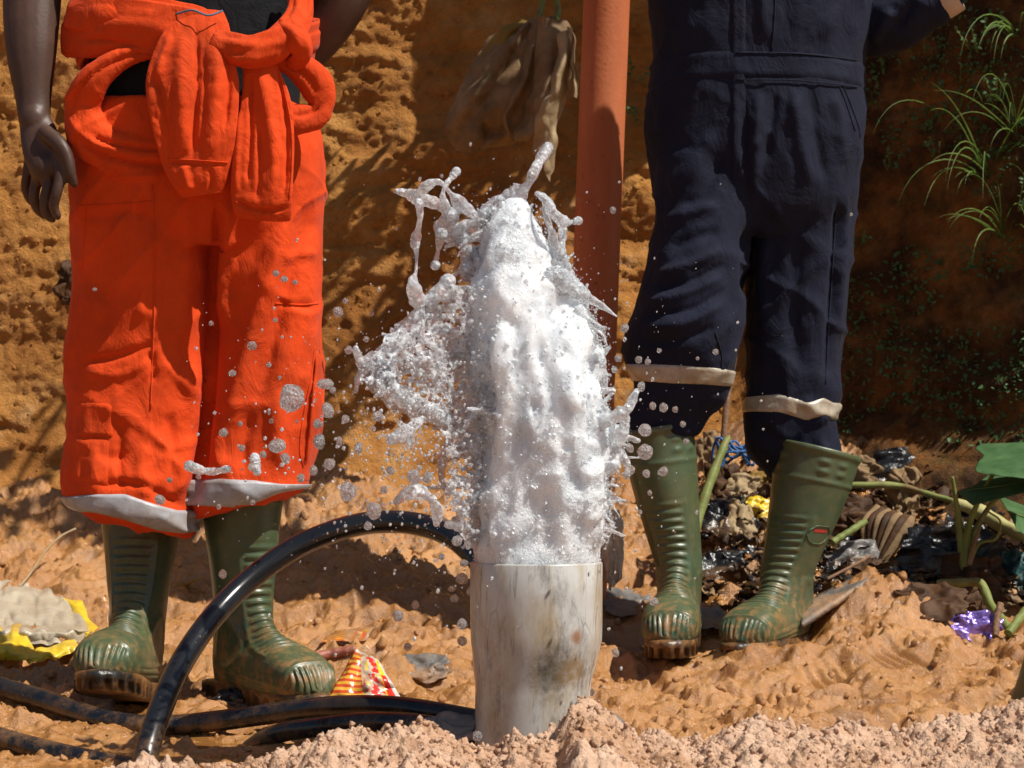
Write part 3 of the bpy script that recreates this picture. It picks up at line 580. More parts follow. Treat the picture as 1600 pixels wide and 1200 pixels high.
pts, rad = pc([(500, -330, 3.50, 52), (535, -190, 3.53, 48), (548, -60, 3.57, 45), (532, 0, 3.58, 43), (500, 55, 3.59, 37), (468, 100, 3.60, 28), (440, 128, 3.615, 25)]); PB += chain(pts, rad, .85)
pts, rad = pc([(440, 128, 3.61, 26), (420, 145, 3.62, 30), (395, 155, 3.63, 24)]); PB += chain(pts, rad, .6)
for k in range(4): pts, rad = pc([(402, 140+k*9, 3.625, 9), (375, 146+k*10, 3.63, 8.5), (352, 152+k*10, 3.63, 7.5)]); PB += chain(pts, rad, m=10)
pts, rad = pc([(430, 128, 3.63, 11), (408, 112, 3.63, 10), (392, 104, 3.63, 8)]); PB += chain(pts, rad, m=10)
me = remesh(PB, .0033, 5); body = link('body', me, M['skin'], man); hair(man, -.485, 3.5, 1.47)
tee = remesh([ellipse_loft([(200, 200, 150, 470, OY, .105), (100, 100, 152, 468, OY, .112), (0, 0, 148, 478, OY, .115), (-120, -120, 138, 482, OY, .118), (-230, -230, 128, 486, OY, .118), (-300, -300, 160, 460, OY, .105), (-325, -325, 230, 390, OY, .08)], 64)]
             + chain(*pc([(118, -275, 3.5, 75), (92, -215, 3.5, 70), (78, -165, 3.5, 64)]), .9)+chain(*pc([(492, -275, 3.5, 75), (520, -215, 3.52, 70), (535, -165, 3.54, 64)]), .9), .006, 8)
v = mco(tee); nn = mno(tee); mset(tee, v+nn*(.006*ridged(v*np.array((12, 8, 5)), 3, 71))[:, None]); link('t_shirt', tee, M['black'], man)

pants = remesh([
    ellipse_loft([(168, 168, 132, 484, OY, .118), (200, 200, 118, 498, OY, .122), (260, 260, 112, 506, OY, .124), (330, 330, 117, 504, OY, .116), (390, 390, 140, 490, OY, .09)], 72),
    ellipse_loft([(250, 250, 116, 325, OY, .105), (330, 330, 117, 335, OY, .105), (430, 430, 117, 333, OY, .10), (500, 500, 109, 330, OY, .095), (560, 560, 103, 326, OY, .092), (620, 620, 108, 321, OY, .092), (690, 690, 107, 313, OY, .096), (745, 745, 100, 305, OY-.005, .102), (785, 800, 112, 300, OY-.01, .10), (800, 834, 140, 298, OY-.01, .088)], 64),
    ellipse_loft([(250, 250, 310, 505, OY+.02, .105), (330, 330, 326, 503, OY+.02, .105), (430, 430, 331, 503, OY+.02, .10), (520, 520, 327, 500, OY+.02, .093), (580, 580, 323, 503, OY+.02, .092), (640, 640, 318, 502, OY+.02, .094), (700, 700, 311, 492, OY+.02, .098), (742, 742, 303, 480, OY+.015, .10), (785, 760, 300, 474, OY+.01, .098), (812, 775, 302, 450, OY+.01, .085)], 64)]
    + [tube(*pc(L), m=24, n=90, flat=fl_) for L, fl_ in (
        ([(285, 66, 3.385, 14), (225, 82, 3.38, 15), (178, 102, 3.38, 19), (146, 130, 3.385, 23), (130, 165, 3.40, 27), (134, 205, 3.40, 31), (162, 230, 3.39, 30), (215, 242, 3.385, 28), (278, 246, 3.385, 24)], .55),
        ([(425, 86, 3.375, 18), (462, 100, 3.38, 24), (492, 130, 3.39, 26), (504, 162, 3.395, 20), (494, 186, 3.39, 18), (465, 186, 3.385, 24), (445, 195, 3.385, 22)], .6),
        ([(108, 50, 3.47, 40), (160, 48, 3.41, 42), (220, 50, 3.395, 36), (275, 58, 3.385, 30), (340, 72, 3.38, 22)], .35))], .0042, 5)
v = mco(pants); nn = mno(pants); px_, py_ = PX(v)
w_low = sstep(450, 780, py_)
mset(pants, v+nn*(.008*fbm(v*np.array((9, 9, 3.2)), 3, 81)+.0055*ridged(v*np.array((7, 7, 9))+2.0, 3, 83)*(.25+.8*w_low)+.0022*fbm(v*np.array((34, 34, 26)), 3, 85)+.0065*creases(v@np.array(((.8, 0, .6), (0, 1, 0), (-.6, 0, .8))), (4, 4, 11), 86)*(.3+.7*w_low)+.0045*creases(v@np.array(((.7, 0, -.7), (0, 1, 0), (.7, 0, .7))), (6, 6, 17), 87))[:, None])
folds(pants, [([(255, 72), (205, 86), (150, 112), (118, 150), (108, 190)], -.006, 3.5), ([(106, 175), (122, 205), (150, 226), (200, 238)], .006, 6), ([(112, 205), (150, 236), (205, 254), (275, 258)], -.009, 5), ([(130, 200), (165, 222), (215, 230), (262, 232)], -.007, 4), ([(150, 262), (200, 275), (262, 272)], .006, 7), ([(440, 96), (480, 120), (498, 150)], -.007, 4), ([(455, 180), (485, 176), (505, 160)], -.006, 4), ([(125, 30), (190, 40), (260, 56)], -.008, 4), ([(115, 62), (190, 62), (262, 76)], -.007, 4), ([(130, 8), (200, 16), (262, 36)], .005, 5), ([(336, 270), (339, 360), (334, 470), (328, 600), (316, 720), (303, 800)], -.016, 7), ([(455, 320), (425, 420), (395, 520), (365, 640), (345, 720)], .013, 15), ([(485, 300), (465, 400), (430, 520), (400, 640)], -.008, 11),
              ([(360, 300), (352, 400), (345, 520)], .010, 10), ([(495, 480), (450, 476), (430, 470)], -.006, 6), ([(500, 395), (465, 398), (440, 410)], .005, 8), ([(120, 566), (180, 558), (235, 538), (250, 528)], -.007, 6), ([(130, 580), (190, 585), (240, 560)], .005, 9),
              ([(232, 545), (240, 580), (236, 600)], -.006, 5), ([(262, 640), (272, 700), (268, 760)], -.007, 9), ([(292, 540), (300, 640), (285, 740), (280, 800)], .009, 14), ([(190, 650), (186, 720), (190, 770)], -.007, 7), ([(150, 760), (200, 755), (245, 768), (290, 795)], -.008, 6), ([(120, 700), (165, 715), (210, 705)], -.006, 8),
              ([(140, 690), (150, 740), (140, 780)], .008, 12), ([(230, 690), (220, 740), (240, 780)], .008, 12), ([(395, 640), (380, 700), (385, 745)], -.007, 9), ([(440, 600), (430, 680), (445, 745)], .009, 12), ([(345, 640), (340, 700), (350, 745)], .007, 10), ([(210, 280), (215, 400), (222, 520)], .005, 7), ([(165, 300), (172, 420), (160, 540)], -.006, 12), ([(285, 300), (290, 420), (275, 540)], .006, 14), ([(120, 330), (150, 340), (200, 330), (250, 345)], -.004, 8)])
bv = bvh_of(pants); cov = link('overall_trousers', pants, M['orange'], man)
def rows_fn(tab, Yf, ax):
    xs, rs = [a for a, b in tab], [b for a, b in tab]
    return lambda a: ZC-(np.interp(800+FPX*(ax+.1*math.cos(a))/Yf, xs, rs)-HZ)/FPX*Yf
axL = P(205, 0, 3.49)[0]; axR = P(388, 0, 3.51)[0]
mk('reflective_band', wrap_band(bv, (axL, 3.49), rows_fn([(110, 776), (150, 772), (200, 771), (240, 787), (270, 797), (300, 798)], 3.41, axL), rows_fn([(110, 800), (150, 801), (200, 813), (250, 830), (280, 835), (300, 832)], 3.41, axL), 110, 12, .0055, reach=.114), M['tape'], cov)
mk('reflective_band', wrap_band(bv, (axR, 3.51), rows_fn([(300, 750), (340, 747), (400, 750), (440, 756), (480, 757)], 3.43, axR), rows_fn([(300, 790), (340, 792), (375, 794), (410, 784), (440, 772), (480, 764)], 3.43, axR), 110, 12, .0055, reach=.114), M['tape'], cov)
for q in ([(112, 626), (175, 630), (178, 684), (110, 682)],): mk('pocket_flap', patch(bv, q, 14, 14, 3.4, .0035, .001), M['orange'], cov)
mk('pocket', patch(bv, [(116, 684), (172, 686), (170, 760), (112, 752)], 14, 12, 3.4, .003, .001), M['orange'], cov)
for q in ([(492, 540), (486, 590), (474, 650), (468, 700), (474, 730)], [(498, 545), (507, 590), (503, 640)], [(136, 290), (132, 360), (128, 420)], [(238, 290), (242, 400), (240, 520), (235, 640)], [(430, 474), (470, 476), (498, 474)], [(118, 322), (200, 318), (236, 314)]):
    t = seam(bv, q, 3.4, .0013); 
    if t: mk('seam', t, M['orange'], cov)
mk('pocket', patch(bv, [(494, 545), (504, 556), (500, 690), (474, 735)], 16, 8, 3.4, .007, .001), M['orange'], cov)

def cloth(name, lst, flat, k=5, amp=.12, tw=0, ph=0, m=64, n=None, seed=1, nz=.004, par=None, up=None, cap=True, fl=None):
    pts, rad = pc(lst); v, f = tube(pts, rad, m=m, n=n or len(lst)*14, flat=flat, up=up, cap=cap, fn=lambda s, th: 1+1.6*amp*(np.abs(np.sin(.5*k*th+tw*np.pi*s+ph+1.2*np.sin(3*s+ph)))-.6)+.5*amp*np.sin((k+2)*th-tw*5*s+ph*2)+.12*np.sin(7*s+ph)*amp*8*.3)
    v = v+np.array((0, 1, 0))*(nz*ridged(v*np.array((16, 10, 9)), 3, seed)+.3*nz*fbm(v*60, 2, seed))[:, None]
    me = new_mesh(name, v, f)
    if fl: folds(me, fl)
    return link(name, me, M['orange'], par or man)
ring = []
for i in range(25):
    a = R(-70-320*i/24); ring.append((-.493+.178*math.cos(a), 3.5+.128*math.sin(a), 1.06+.02*math.sin(a*2)))
v, f = tube(ring, [.026]+[.040]*23+[.030], m=48, n=220, flat=.30, fn=lambda s, th: 1+.09*np.sin(6*th+3*s)+.06*np.sin(11*th-5*s)); v = v+(.006*ridged(v*np.array((5, 5, 22)), 3, 91))[:, None]*np.array((0, -1, .3)); mk('waist_wrap', (v, f), M['orange'], man)
cloth('waist_wrap', [(108, 20, 3.44, 26), (160, 26, 3.40, 34), (220, 36, 3.385, 32), (275, 52, 3.375, 26), (330, 70, 3.37, 22)], .32, 4, .10, .6, seed=92)
cloth('waist_knot', [(335, 66, 3.355, 20), (380, 80, 3.345, 25), (420, 74, 3.345, 26), (450, 54, 3.355, 25), (468, 22, 3.38, 21), (470, -25, 3.40, 20)], .85, 5, .10, 1.6, seed=95)
cloth('waist_knot', [(440, 40, 3.36, 17), (462, 58, 3.345, 20), (472, 84, 3.35, 16), (456, 100, 3.37, 12)], .9, 4, .10, .8, seed=96)
s1 = cloth('tied_sleeve', [(312, 18, 3.372, 36), (309, 50, 3.355, 50), (302, 95, 3.345, 64), (300, 130, 3.34, 71), (303, 175, 3.34, 68), (306, 225, 3.34, 60), (308, 255, 3.342, 53), (312, 285, 3.345, 42), (315, 304, 3.35, 32)], .17, 2, .03, .1, ph=.6, seed=97, nz=.004, m=140, n=190, fl=[([(306, 30), (309, 120), (303, 200), (300, 262)], -.007, 4), ([(285, 40), (283, 150), (290, 250)], .007, 12), ([(332, 40), (338, 120), (332, 200), (324, 262)], .007, 12), ([(352, 60), (358, 130), (350, 210)], -.005, 4), ([(238, 100), (256, 180), (270, 262)], -.006, 5), ([(268, 50), (252, 95), (240, 130)], .005, 6), ([(272, 120), (268, 180), (276, 240)], -.004, 4), ([(318, 70), (320, 140), (316, 220)], -.003, 3), ([(255, 253), (300, 256), (357, 257)], -.003, 3), ([(285, 255), (292, 285), (300, 300)], .005, 6), ([(326, 258), (330, 280), (328, 300)], -.004, 4)])
s2 = cloth('tied_sleeve', [(396, 78, 3.362, 22), (406, 110, 3.352, 29), (415, 160, 3.347, 40), (414, 215, 3.344, 46), (410, 270, 3.344, 48), (409, 310, 3.344, 47), (411, 332, 3.349, 44), (411, 342, 3.354, 41)], .20, 2, .03, .1, ph=2.2, seed=98, nz=.004, m=140, n=190, fl=[([(400, 90), (418, 170), (428, 250), (422, 318)], .008, 11), ([(432, 90), (446, 180), (448, 260), (442, 318)], -.006, 4), ([(390, 110), (392, 200), (386, 300)], -.006, 4), ([(376, 170), (371, 250), (369, 318)], .005, 6), ([(366, 310), (385, 323), (420, 330), (454, 322)], -.005, 4), ([(404, 190), (406, 260), (400, 318)], -.005, 4)])
bs = bvh_of(s1.data)
def sl_seam(o, q, r=.0011):
    b = BVHTree.FromPolygons([tuple(np.array(w_.co)+wl(o)) for w_ in o.data.vertices], [tuple(p.vertices) for p in o.data.polygons]); t = seam(b, q, 3.33, r)
    if t: mk('seam', t, M['orange'], o)
sl_seam(s1, [(262, 248), (300, 250), (330, 252), (356, 254)]); sl_seam(s2, [(430, 95), (444, 140), (455, 200), (456, 260), (452, 310)]); sl_seam(s2, [(368, 315), (400, 326), (440, 325)])
mk('blue_lining', tube([P(275, 22, 3.36), P(300, 16, 3.345), P(325, 24, 3.34), P(348, 17, 3.35)], .0016, m=8, flat=.5), simple('blue_lining_cloth', (.10, .16, .24), .8), s1)
boot(man, P(209, 1092, 3.50)+np.array((0, 0, -.004)), 176, (-.01, .0), 10, .88, 1.06); boot(man, P(381, 1092, 3.52)+np.array((0, 0, .010)), 216, (.0, .0), 0, .80, 1.04)

# --- worker in navy
BY = 4.0
man2 = thing('person', (.39, 3.95, .08), 'person in navy coveralls with green boots beside the orange pipe', 'person')
NB = body_parts(.43, 4.0, 1.49)
pts, rad = pc([(1352, -270, 4.0, 48), (1368, -120, 4.02, 44), (1368, 25, 4.02, 38), (1430, 12, 3.97, 34), (1500, -25, 3.92, 24)]); NB += chain(pts, rad, .9)
pts, rad = pc([(1500, -25, 3.92, 22), (1535, -45, 3.90, 27), (1560, -58, 3.89, 24)]); NB += chain(pts, rad, .6)
for k in range(4): pts, rad = pc([(1556, -70+k*9, 3.89, 8), (1585, -86+k*10, 3.875, 7.5), (1600, -90+k*11, 3.86, 6.5)]); NB += chain(pts, rad, m=10)
pts, rad = pc([(1525, -55, 3.89, 10), (1535, -82, 3.87, 9), (1548, -100, 3.86, 7)]); NB += chain(pts, rad, m=10)
pts, rad = pc([(1005, -270, 4.0, 48), (960, -170, 3.95, 44), (905, -90, 3.98, 38), (915, -190, 4.1, 30), (925, -260, 4.2, 23)]); NB += chain(pts, rad, .9)
pts, rad = pc([(925, -260, 4.2, 22), (935, -285, 4.23, 28), (940, -305, 4.25, 24)]); NB += chain(pts, rad, .6)
for k in range(4): pts, rad = pc([(925, -290-k*9, 4.235, 8), (940, -292-k*9, 4.215, 8), (965, -290-k*9, 4.225, 7), (985, -290-k*9, 4.25, 6)]); NB += chain(pts, rad, m=10)
pts, rad = pc([(925, -280, 4.24, 10), (915, -300, 4.26, 9), (912, -310, 4.29, 7)]); NB += chain(pts, rad, m=10)
link('body', remesh(NB, .0055, 4), M['skin'], man2); hair(man2, .43, 4.0, 1.49)
nav = remesh([
    ellipse_loft([(-315, -315, 1090, 1270, BY, .07), (-285, -285, 1020, 1352, BY, .10), (-200, -200, 1000, 1378, BY, .125), (-60, -60, 1008, 1364, BY, .132), (0, 0, 1014, 1357, BY, .132), (60, 60, 1018, 1350, BY, .130), (105, 105, 1021, 1346, BY, .125), (150, 150, 1016, 1349, BY, .13), (210, 210, 1010, 1350, BY, .135), (270, 270, 1018, 1344, BY, .13), (330, 330, 1032, 1335, BY, .115), (370, 370, 1060, 1310, BY, .08)], 72),
    ellipse_loft([(250, 250, 1022, 1190, BY-.01, .11), (330, 330, 1026, 1180, BY-.03, .105), (400, 400, 1016, 1168, BY-.05, .10), (450, 450, 1005, 1163, BY-.06, .098), (500, 500, 988, 1156, BY-.07, .096), (535, 535, 979, 1147, BY-.07, .094), (572, 576, 983, 1140, BY-.06, .090), (602, 602, 994, 1134, BY-.05, .086), (632, 628, 982, 1124, BY-.04, .086), (660, 646, 968, 1100, BY-.035, .082), (690, 672, 974, 1088, BY-.035, .076)], 60),
    ellipse_loft([(250, 250, 1168, 1347, BY+.02, .11), (330, 330, 1168, 1338, BY+.02, .105), (400, 400, 1168, 1330, BY+.02, .10), (500, 500, 1170, 1322, BY+.02, .095), (560, 560, 1172, 1313, BY+.02, .09), (620, 620, 1172, 1309, BY+.02, .086), (660, 660, 1171, 1306, BY+.02, .082), (695, 698, 1174, 1312, BY+.02, .080), (722, 726, 1190, 1312, BY+.02, .072), (745, 752, 1202, 1300, BY+.02, .064)], 60)]
    + chain(*pc([(1348, -250, 4.0, 66), (1368, -120, 4.02, 62), (1362, 20, 4.03, 60), (1400, 30, 3.99, 48), (1440, 14, 3.96, 38), (1478, -2, 3.935, 28)]), .95)
    + chain(*pc([(1012, -250, 4.0, 66), (965, -170, 3.95, 60), (908, -88, 3.98, 52), (914, -180, 4.09, 42), (922, -235, 4.17, 34)]), .95), .0048, 5)
v = mco(nav); nn = mno(nav); px_, py_ = PX(v)
mset(nav, v+nn*(.007*fbm(v*np.array((10, 10, 4)), 3, 181)+.0045*ridged(v*np.array((8, 8, 11))+4, 3, 183)*(.3+.7*sstep(350, 650, py_))+.002*fbm(v*np.array((34, 34, 26)), 3, 185)+.0065*creases(v@np.array(((.8, 0, .6), (0, 1, 0), (-.6, 0, .8))), (4, 4, 11), 186)*(.35+.65*sstep(300, 620, py_))+.0045*creases(v@np.array(((.7, 0, -.7), (0, 1, 0), (.7, 0, .7))), (6, 6, 17), 187))[:, None])
folds(nav, [([(1022, 432), (1075, 415), (1132, 388)], .009, 8), ([(1015, 452), (1075, 440), (1138, 410)], -.006, 6), ([(1008, 474), (1075, 458), (1135, 428)], .008, 8), ([(1000, 492), (1080, 482), (1140, 448)], -.006, 6), ([(995, 512), (1070, 505), (1138, 470)], .008, 8), ([(990, 535), (1060, 532), (1130, 505)], -.006, 7), ([(1030, 350), (1080, 330), (1130, 322)], .007, 10), ([(1040, 390), (1090, 370), (1130, 360)], -.005, 8),
            ([(1185, 132), (1182, 200), (1178, 300)], .008, 9), ([(1212, 132), (1208, 180), (1195, 260)], -.006, 7), ([(1240, 132), (1246, 200), (1270, 300)], .007, 10), ([(1265, 132), (1275, 200), (1290, 290)], -.006, 8), ([(1300, 140), (1312, 190), (1318, 260)], .006, 9), ([(1160, 130), (1164, 240), (1172, 340)], -.006, 6), ([(1120, 200), (1080, 260), (1040, 300)], .008, 14), ([(1130, 240), (1100, 300), (1060, 330)], -.007, 10),
            ([(1167, 350), (1167, 420), (1168, 470)], -.014, 8), ([(1312, 290), (1304, 400), (1296, 520), (1290, 610)], -.009, 6), ([(1322, 290), (1316, 400), (1308, 520)], .008, 7), ([(1200, 340), (1190, 450), (1200, 560)], .008, 12), ([(1250, 360), (1240, 480), (1250, 600)], -.007, 14), ([(1250, 620), (1275, 645), (1300, 660)], .008, 9), ([(1180, 660), (1220, 690), (1260, 690)], -.007, 8), ([(1290, 655), (1280, 690), (1300, 712)], .007, 8),
            ([(1180, -90), (1190, 0), (1198, 75)], .006, 10), ([(1350, -80), (1310, 10), (1280, 70)], .007, 12), ([(1240, -90), (1230, 0), (1235, 75)], -.005, 12), ([(1395, 10), (1380, 40), (1362, 70)], .010, 9), ([(1430, 0), (1412, 25), (1395, 48)], -.008, 7)])
bv2 = bvh_of(nav); cov2 = link('coveralls', nav, M['navy'], man2)
axB = P(1184, 0, BY)[0]
mk('waist_band', wrap_band(bv2, (axB, BY), rows_fn([(1000, 78), (1145, 79), (1250, 82), (1350, 96)], 3.88, axB), rows_fn([(1000, 120), (1145, 123), (1250, 124), (1350, 137)], 3.88, axB), 130, 8, .003), M['navy'], cov2)
for e in (80, 122): 
    t = seam(bv2, [(1150, e+2), (1250, e+4), (1340, e+14)], 3.85, .0012, .0038)
    if t: mk('seam', t, M['navy'], cov2)
mk('front_placket', patch(bv2, [(1142, -60), (1166, -60), (1166, 285), (1142, 285)], 60, 7, 3.85, .0028, .0008), M['navy'], cov2)
for q in ([(1318, 136), (1330, 165), (1342, 200), (1344, 215)], [(1312, 136), (1324, 167), (1336, 204)], [(1212, -30), (1210, 30), (1206, 78)], [(1118, 520), (1128, 560), (1125, 600)], [(1306, 330), (1300, 430), (1294, 520), (1290, 600)]):
    t = seam(bv2, q, 3.85, .0015)
    if t: mk('seam', t, M['navy'], cov2)
axl = P(1060, 0, BY-.055)[0]; axr = P(1240, 0, BY+.02)[0]
mk('reflective_band', wrap_band(bv2, (axl, BY-.055), rows_fn([(975, 566), (1050, 570), (1140, 577)], 3.86, axl), rows_fn([(975, 594), (1050, 600), (1140, 603)], 3.86, axl), 100, 9, .003, reach=.112), M['tape2'], cov2)
mk('reflective_band', wrap_band(bv2, (axr, BY+.02), rows_fn([(1170, 618), (1215, 615), (1262, 629), (1290, 621), (1310, 628)], 3.94, axr), rows_fn([(1170, 643), (1215, 645), (1262, 658), (1290, 649), (1310, 656)], 3.94, axr), 100, 9, .003, reach=.112), M['tape2'], cov2)
pts, rad = pc([(1474, 0, 3.938, 31), (1484, -5, 3.93, 30), (1495, -11, 3.925, 29)]); mk('cuff', tube(pts, rad, m=30, flat=.95), M['tan'], cov2)
boot(man2, P(1062, 1006, 3.92)+np.array((0, .03, .004)), 171, (-.18, .0), 0, .84, 1.09); boot(man2, P(1232, 1012, 3.94)+np.array((0, .03, .006)), 152, (.26, .02), 0, .92, 1.0, logo=True)

# ------------------------------------------------------------------ pipes and hoses
WY = 2.82
def lathe(prof, c, m=96, fn=None):
    th = np.linspace(0, 2*np.pi, m, endpoint=False); S = []
    for r, z, ox in prof: S.append(np.stack([c[0]+ox+r*np.cos(th), c[1]+r*np.sin(th), np.full(m, z)], -1))
    return ring_loft(np.array(S), False)
pc0 = P(838, 1200, WY); zt = P(838, 878, WY)[2]; px2m = WY/FPX; ro = 103.5*px2m; ri = 90*px2m
zf = lambda row: P(0, row, WY)[2]
prof = [(ri-.006, zf(1420), -.003), (ri-.006, zf(1066), -.003), (ro-.008, zf(1000), 0), (ro-.007, zt-.002, 0), (ro-.005, zt, 0), (ro-.001, zt, 0), (ro, zt-.002, 0), (ro, zf(930), 0), (ro-.0005, zf(985), 0), (ro-.001, zf(1002), 0), (ro-.004, zf(1020), -.001), (ri+.004, zf(1045), -.003), (ri+.001, zf(1062), -.004), (ri, zf(1080), -.0045), (ri, zf(1150), -.005), (ri, zf(1420), -.007)]
P0 = np.array((pc0[0], WY, -.1)); pv = mk('standing_pipe', lathe(prof, pc0), M['pvc'], origin=(pc0[0], WY, .0))
tag(pv, 'scratched white plastic casing pipe standing in the mud and gushing water', 'pipe')
op = mk('leaning_pipe', tube([P(906, 1010, 4.3), P(913, 900, 4.3), P(923, 640, 4.3), P(936, 300, 4.3), P(948, 0, 4.3), P(972, -620, 4.3)], .0445, m=64, n=60, smooth=False), M['opipe'], origin=P(912, 940, 4.3))
tag(op, 'tall orange painted pipe leaning upright behind the water jet', 'pipe')
def hose(lst, r, label, n=140):
    pts = [P(a, b, Y) for a, b, Y in lst]
    o = mk('water_hose', tube(pts, r, m=28, n=n, fn=lambda s, th: 1+.012*np.sin(9*s+th)), M['hose'], origin=pts[0]); return tag(o, label, 'hose', 'black hoses round the pipe')
hose([(214, 1290, 2.72), (222, 1215, 2.77), (243, 1130, 2.83), (290, 1025, 2.95), (362, 932, 3.05), (452, 861, 3.1), (540, 824, 3.11), (612, 815, 3.11), (672, 824, 3.08), (722, 850, 3.03), (764, 905, 2.99), (786, 1000, 2.98), (795, 1130, 2.98), (798, 1220, 2.98)], .0158, 'shiny black hose arching up from the mud towards the white pipe', 260)
hose([(-160, 1040, 3.42), (-40, 1064, 3.36), (50, 1088, 3.33), (110, 1108, 3.28), (170, 1126, 3.22), (250, 1134, 3.20), (340, 1126, 3.20), (430, 1114, 3.17), (520, 1104, 3.11), (620, 1105, 3.07), (735, 1124, 3.02), (820, 1145, 3.0)], .0150, 'muddy black hose lying under the raised boot and reaching the white pipe', 260)
hose([(-160, 1118, 3.06), (-30, 1146, 3.0), (60, 1170, 2.97), (150, 1190, 2.93), (240, 1206, 2.88), (330, 1222, 2.8), (420, 1240, 2.74)], .0145, 'mud smeared black hose half sunk in the puddle, apart from the white pipe')
hose([(350, 1205, 3.16), (420, 1152, 3.08), (500, 1136, 3.02), (580, 1128, 2.99), (660, 1132, 2.96), (730, 1150, 2.93), (790, 1175, 2.92)], .0135, 'short black hose tucked beneath another hose behind the sand heap')

# ------------------------------------------------------------------ the water
jet = thing('water_jet', (pc0[0], WY, zt), 'white foaming jet of water bursting from the white pipe', 'water')
jm = remesh([ellipse_loft([(905, 905, 744, 934, WY, .074), (880, 880, 741, 938, WY, .077), (850, 850, 738, 944, WY, .08), (800, 800, 738, 948, WY, .084), (745, 745, 736, 954, WY, .088), (690, 690, 734, 956, WY, .090), (640, 640, 730, 946, WY, .086), (590, 590, 726, 934, WY, .08), (545, 545, 724, 924, WY, .074), (500, 500, 726, 908, WY, .066), (455, 455, 730, 886, WY, .058), (410, 410, 738, 868, WY, .05), (370, 370, 748, 852, WY, .042), (338, 338, 772, 838, WY, .03), (318, 318, 792, 822, WY, .012)], 64),
             blob(P(948, 690, WY), (.026, .03, .05)), blob(P(930, 585, WY-.01), (.018, .02, .03)), blob(P(935, 560, WY), (.014, .014, .016)), blob(P(905, 760, WY-.05), (.035, .03, .06)), blob(P(880, 640, WY-.06), (.03, .025, .06)), blob(P(790, 400, WY-.03), (.02, .02, .012)), blob(P(790, 600, WY-.06), (.03, .03, .08))], .0034, 3)
v = mco(jm); nn = mno(jm); q = v*np.array((1, 1, .62)); hgt = sstep(zt-.012, zt+.03, v[:, 2]); f1 = worley3(q*26+fbm(q*14, 2, 7)[:, None]*.7, 5); f2 = worley3(v*85, 6)
q2 = v*np.array((1, 1, .35)); d = .030*fbm(q*7, 4, 201, .6)+.010*fbm(v*np.array((22, 22, 13))+fbm(q*10, 2, 9)[:, None]*.8, 3, 203)+.0042*creases(v*np.array((1, 1, .6)), (40, 40, 40), 204, 3)*sstep(-.25, .25, vn(v*11, 210))+.0026*fbm(v*75, 3, 205)
v = v+nn*(d*(.12+.88*hgt)+.0012*(.5-f2)*hgt)[:, None]; mset(jm, v); link('foam_column', jm, M['foam'], jet)
def bead(seed, k=9, a=.22): return lambda s, th: (1+a*np.sin(s*k*6.28+seed)+.5*a*np.sin(s*k*15.1+seed*2)+.10*np.sin(3*th+9*s+seed))
STR = [[(755, 338, 12), (785, 320, 17), (808, 304, 14), (824, 288, 7), (836, 266, 8), (847, 246, 9), (856, 231, 9)], [(620, 299, 4), (640, 303, 9), (662, 312, 11), (685, 321, 8), (702, 332, 9)], [(650, 306, 8), (664, 292, 8), (680, 284, 6), (692, 288, 3.5), (704, 302, 4), (718, 316, 11), (732, 328, 9), (748, 344, 2.5)],
       [(696, 324, 8), (692, 304, 4), (699, 285, 4), (706, 277, 5), (713, 268, 7)], [(654, 316, 6), (656, 338, 5), (653, 360, 4.5), (649, 378, 9), (651, 396, 3), (650, 424, 2.5), (645, 440, 7), (649, 462, 14), (657, 482, 8), (661, 494, 2)], [(706, 336, 12), (690, 355, 13), (708, 364, 17), (735, 356, 13), (758, 338, 12), (770, 330, 8)],
       [(690, 366, 10), (685, 388, 4), (682, 404, 4), (680, 415, 7)], [(718, 366, 14), (728, 386, 14), (738, 408, 15), (735, 425, 16)], [(839, 302, 3.5), (852, 312, 8), (862, 328, 8), (878, 345, 9), (892, 347, 4), (904, 345, 6.5)], [(879, 346, 9), (880, 368, 6), (877, 390, 6), (885, 418, 8)], [(850, 326, 4), (858, 352, 5), (866, 376, 7), (874, 400, 8)],
       [(868, 428, 14), (895, 450, 15), (918, 464, 9), (940, 478, 5), (963, 494, 1.5)], [(884, 440, 13), (884, 470, 10), (886, 505, 9), (890, 550, 10)], [(900, 455, 12), (910, 488, 9), (916, 515, 8), (922, 545, 9), (932, 566, 15)], [(860, 400, 12), (880, 425, 14), (895, 445, 12)], [(936, 660, 14), (962, 652, 9), (983, 636, 8), (994, 612, 5)], [(920, 570, 14), (940, 600, 10), (936, 620, 6)],
       [(700, 440, 12), (672, 472, 11), (640, 505, 12), (612, 540, 14), (590, 580, 16)], [(590, 600, 15), (572, 578, 10), (560, 558, 7), (556, 544, 4)], [(590, 600, 12), (615, 625, 14), (640, 640, 10), (655, 660, 5)], [(556, 612, 3), (560, 590, 5), (574, 572, 7)], [(700, 660, 14), (660, 640, 11), (625, 620, 12), (600, 590, 14)], [(608, 690, 5), (622, 682, 10), (642, 668, 9), (660, 655, 5)],
       [(620, 784, 5), (634, 772, 9), (655, 768, 11), (672, 778, 6)], [(676, 780, 6), (684, 800, 9), (682, 818, 5)], [(296, 728, 8), (318, 736, 6), (338, 736, 5), (356, 733, 5)], [(398, 715, 7), (398, 728, 9), (402, 738, 5)], [(769, 872, 6), (769, 892, 5), (764, 908, 6), (748, 914, 9), (735, 924, 6)], [(968, 640, 6), (976, 655, 8), (972, 676, 9), (960, 700, 10)], [(735, 640, 8), (700, 690, 8), (690, 740, 6), (700, 770, 5)], [(720, 560, 10), (680, 560, 9), (640, 575, 9), (600, 560, 8), (585, 555, 4)], [(780, 352, 6), (768, 372, 5), (764, 392, 7), (750, 410, 10)], [(800, 345, 7), (812, 360, 5), (806, 378, 6), (790, 388, 9)]]
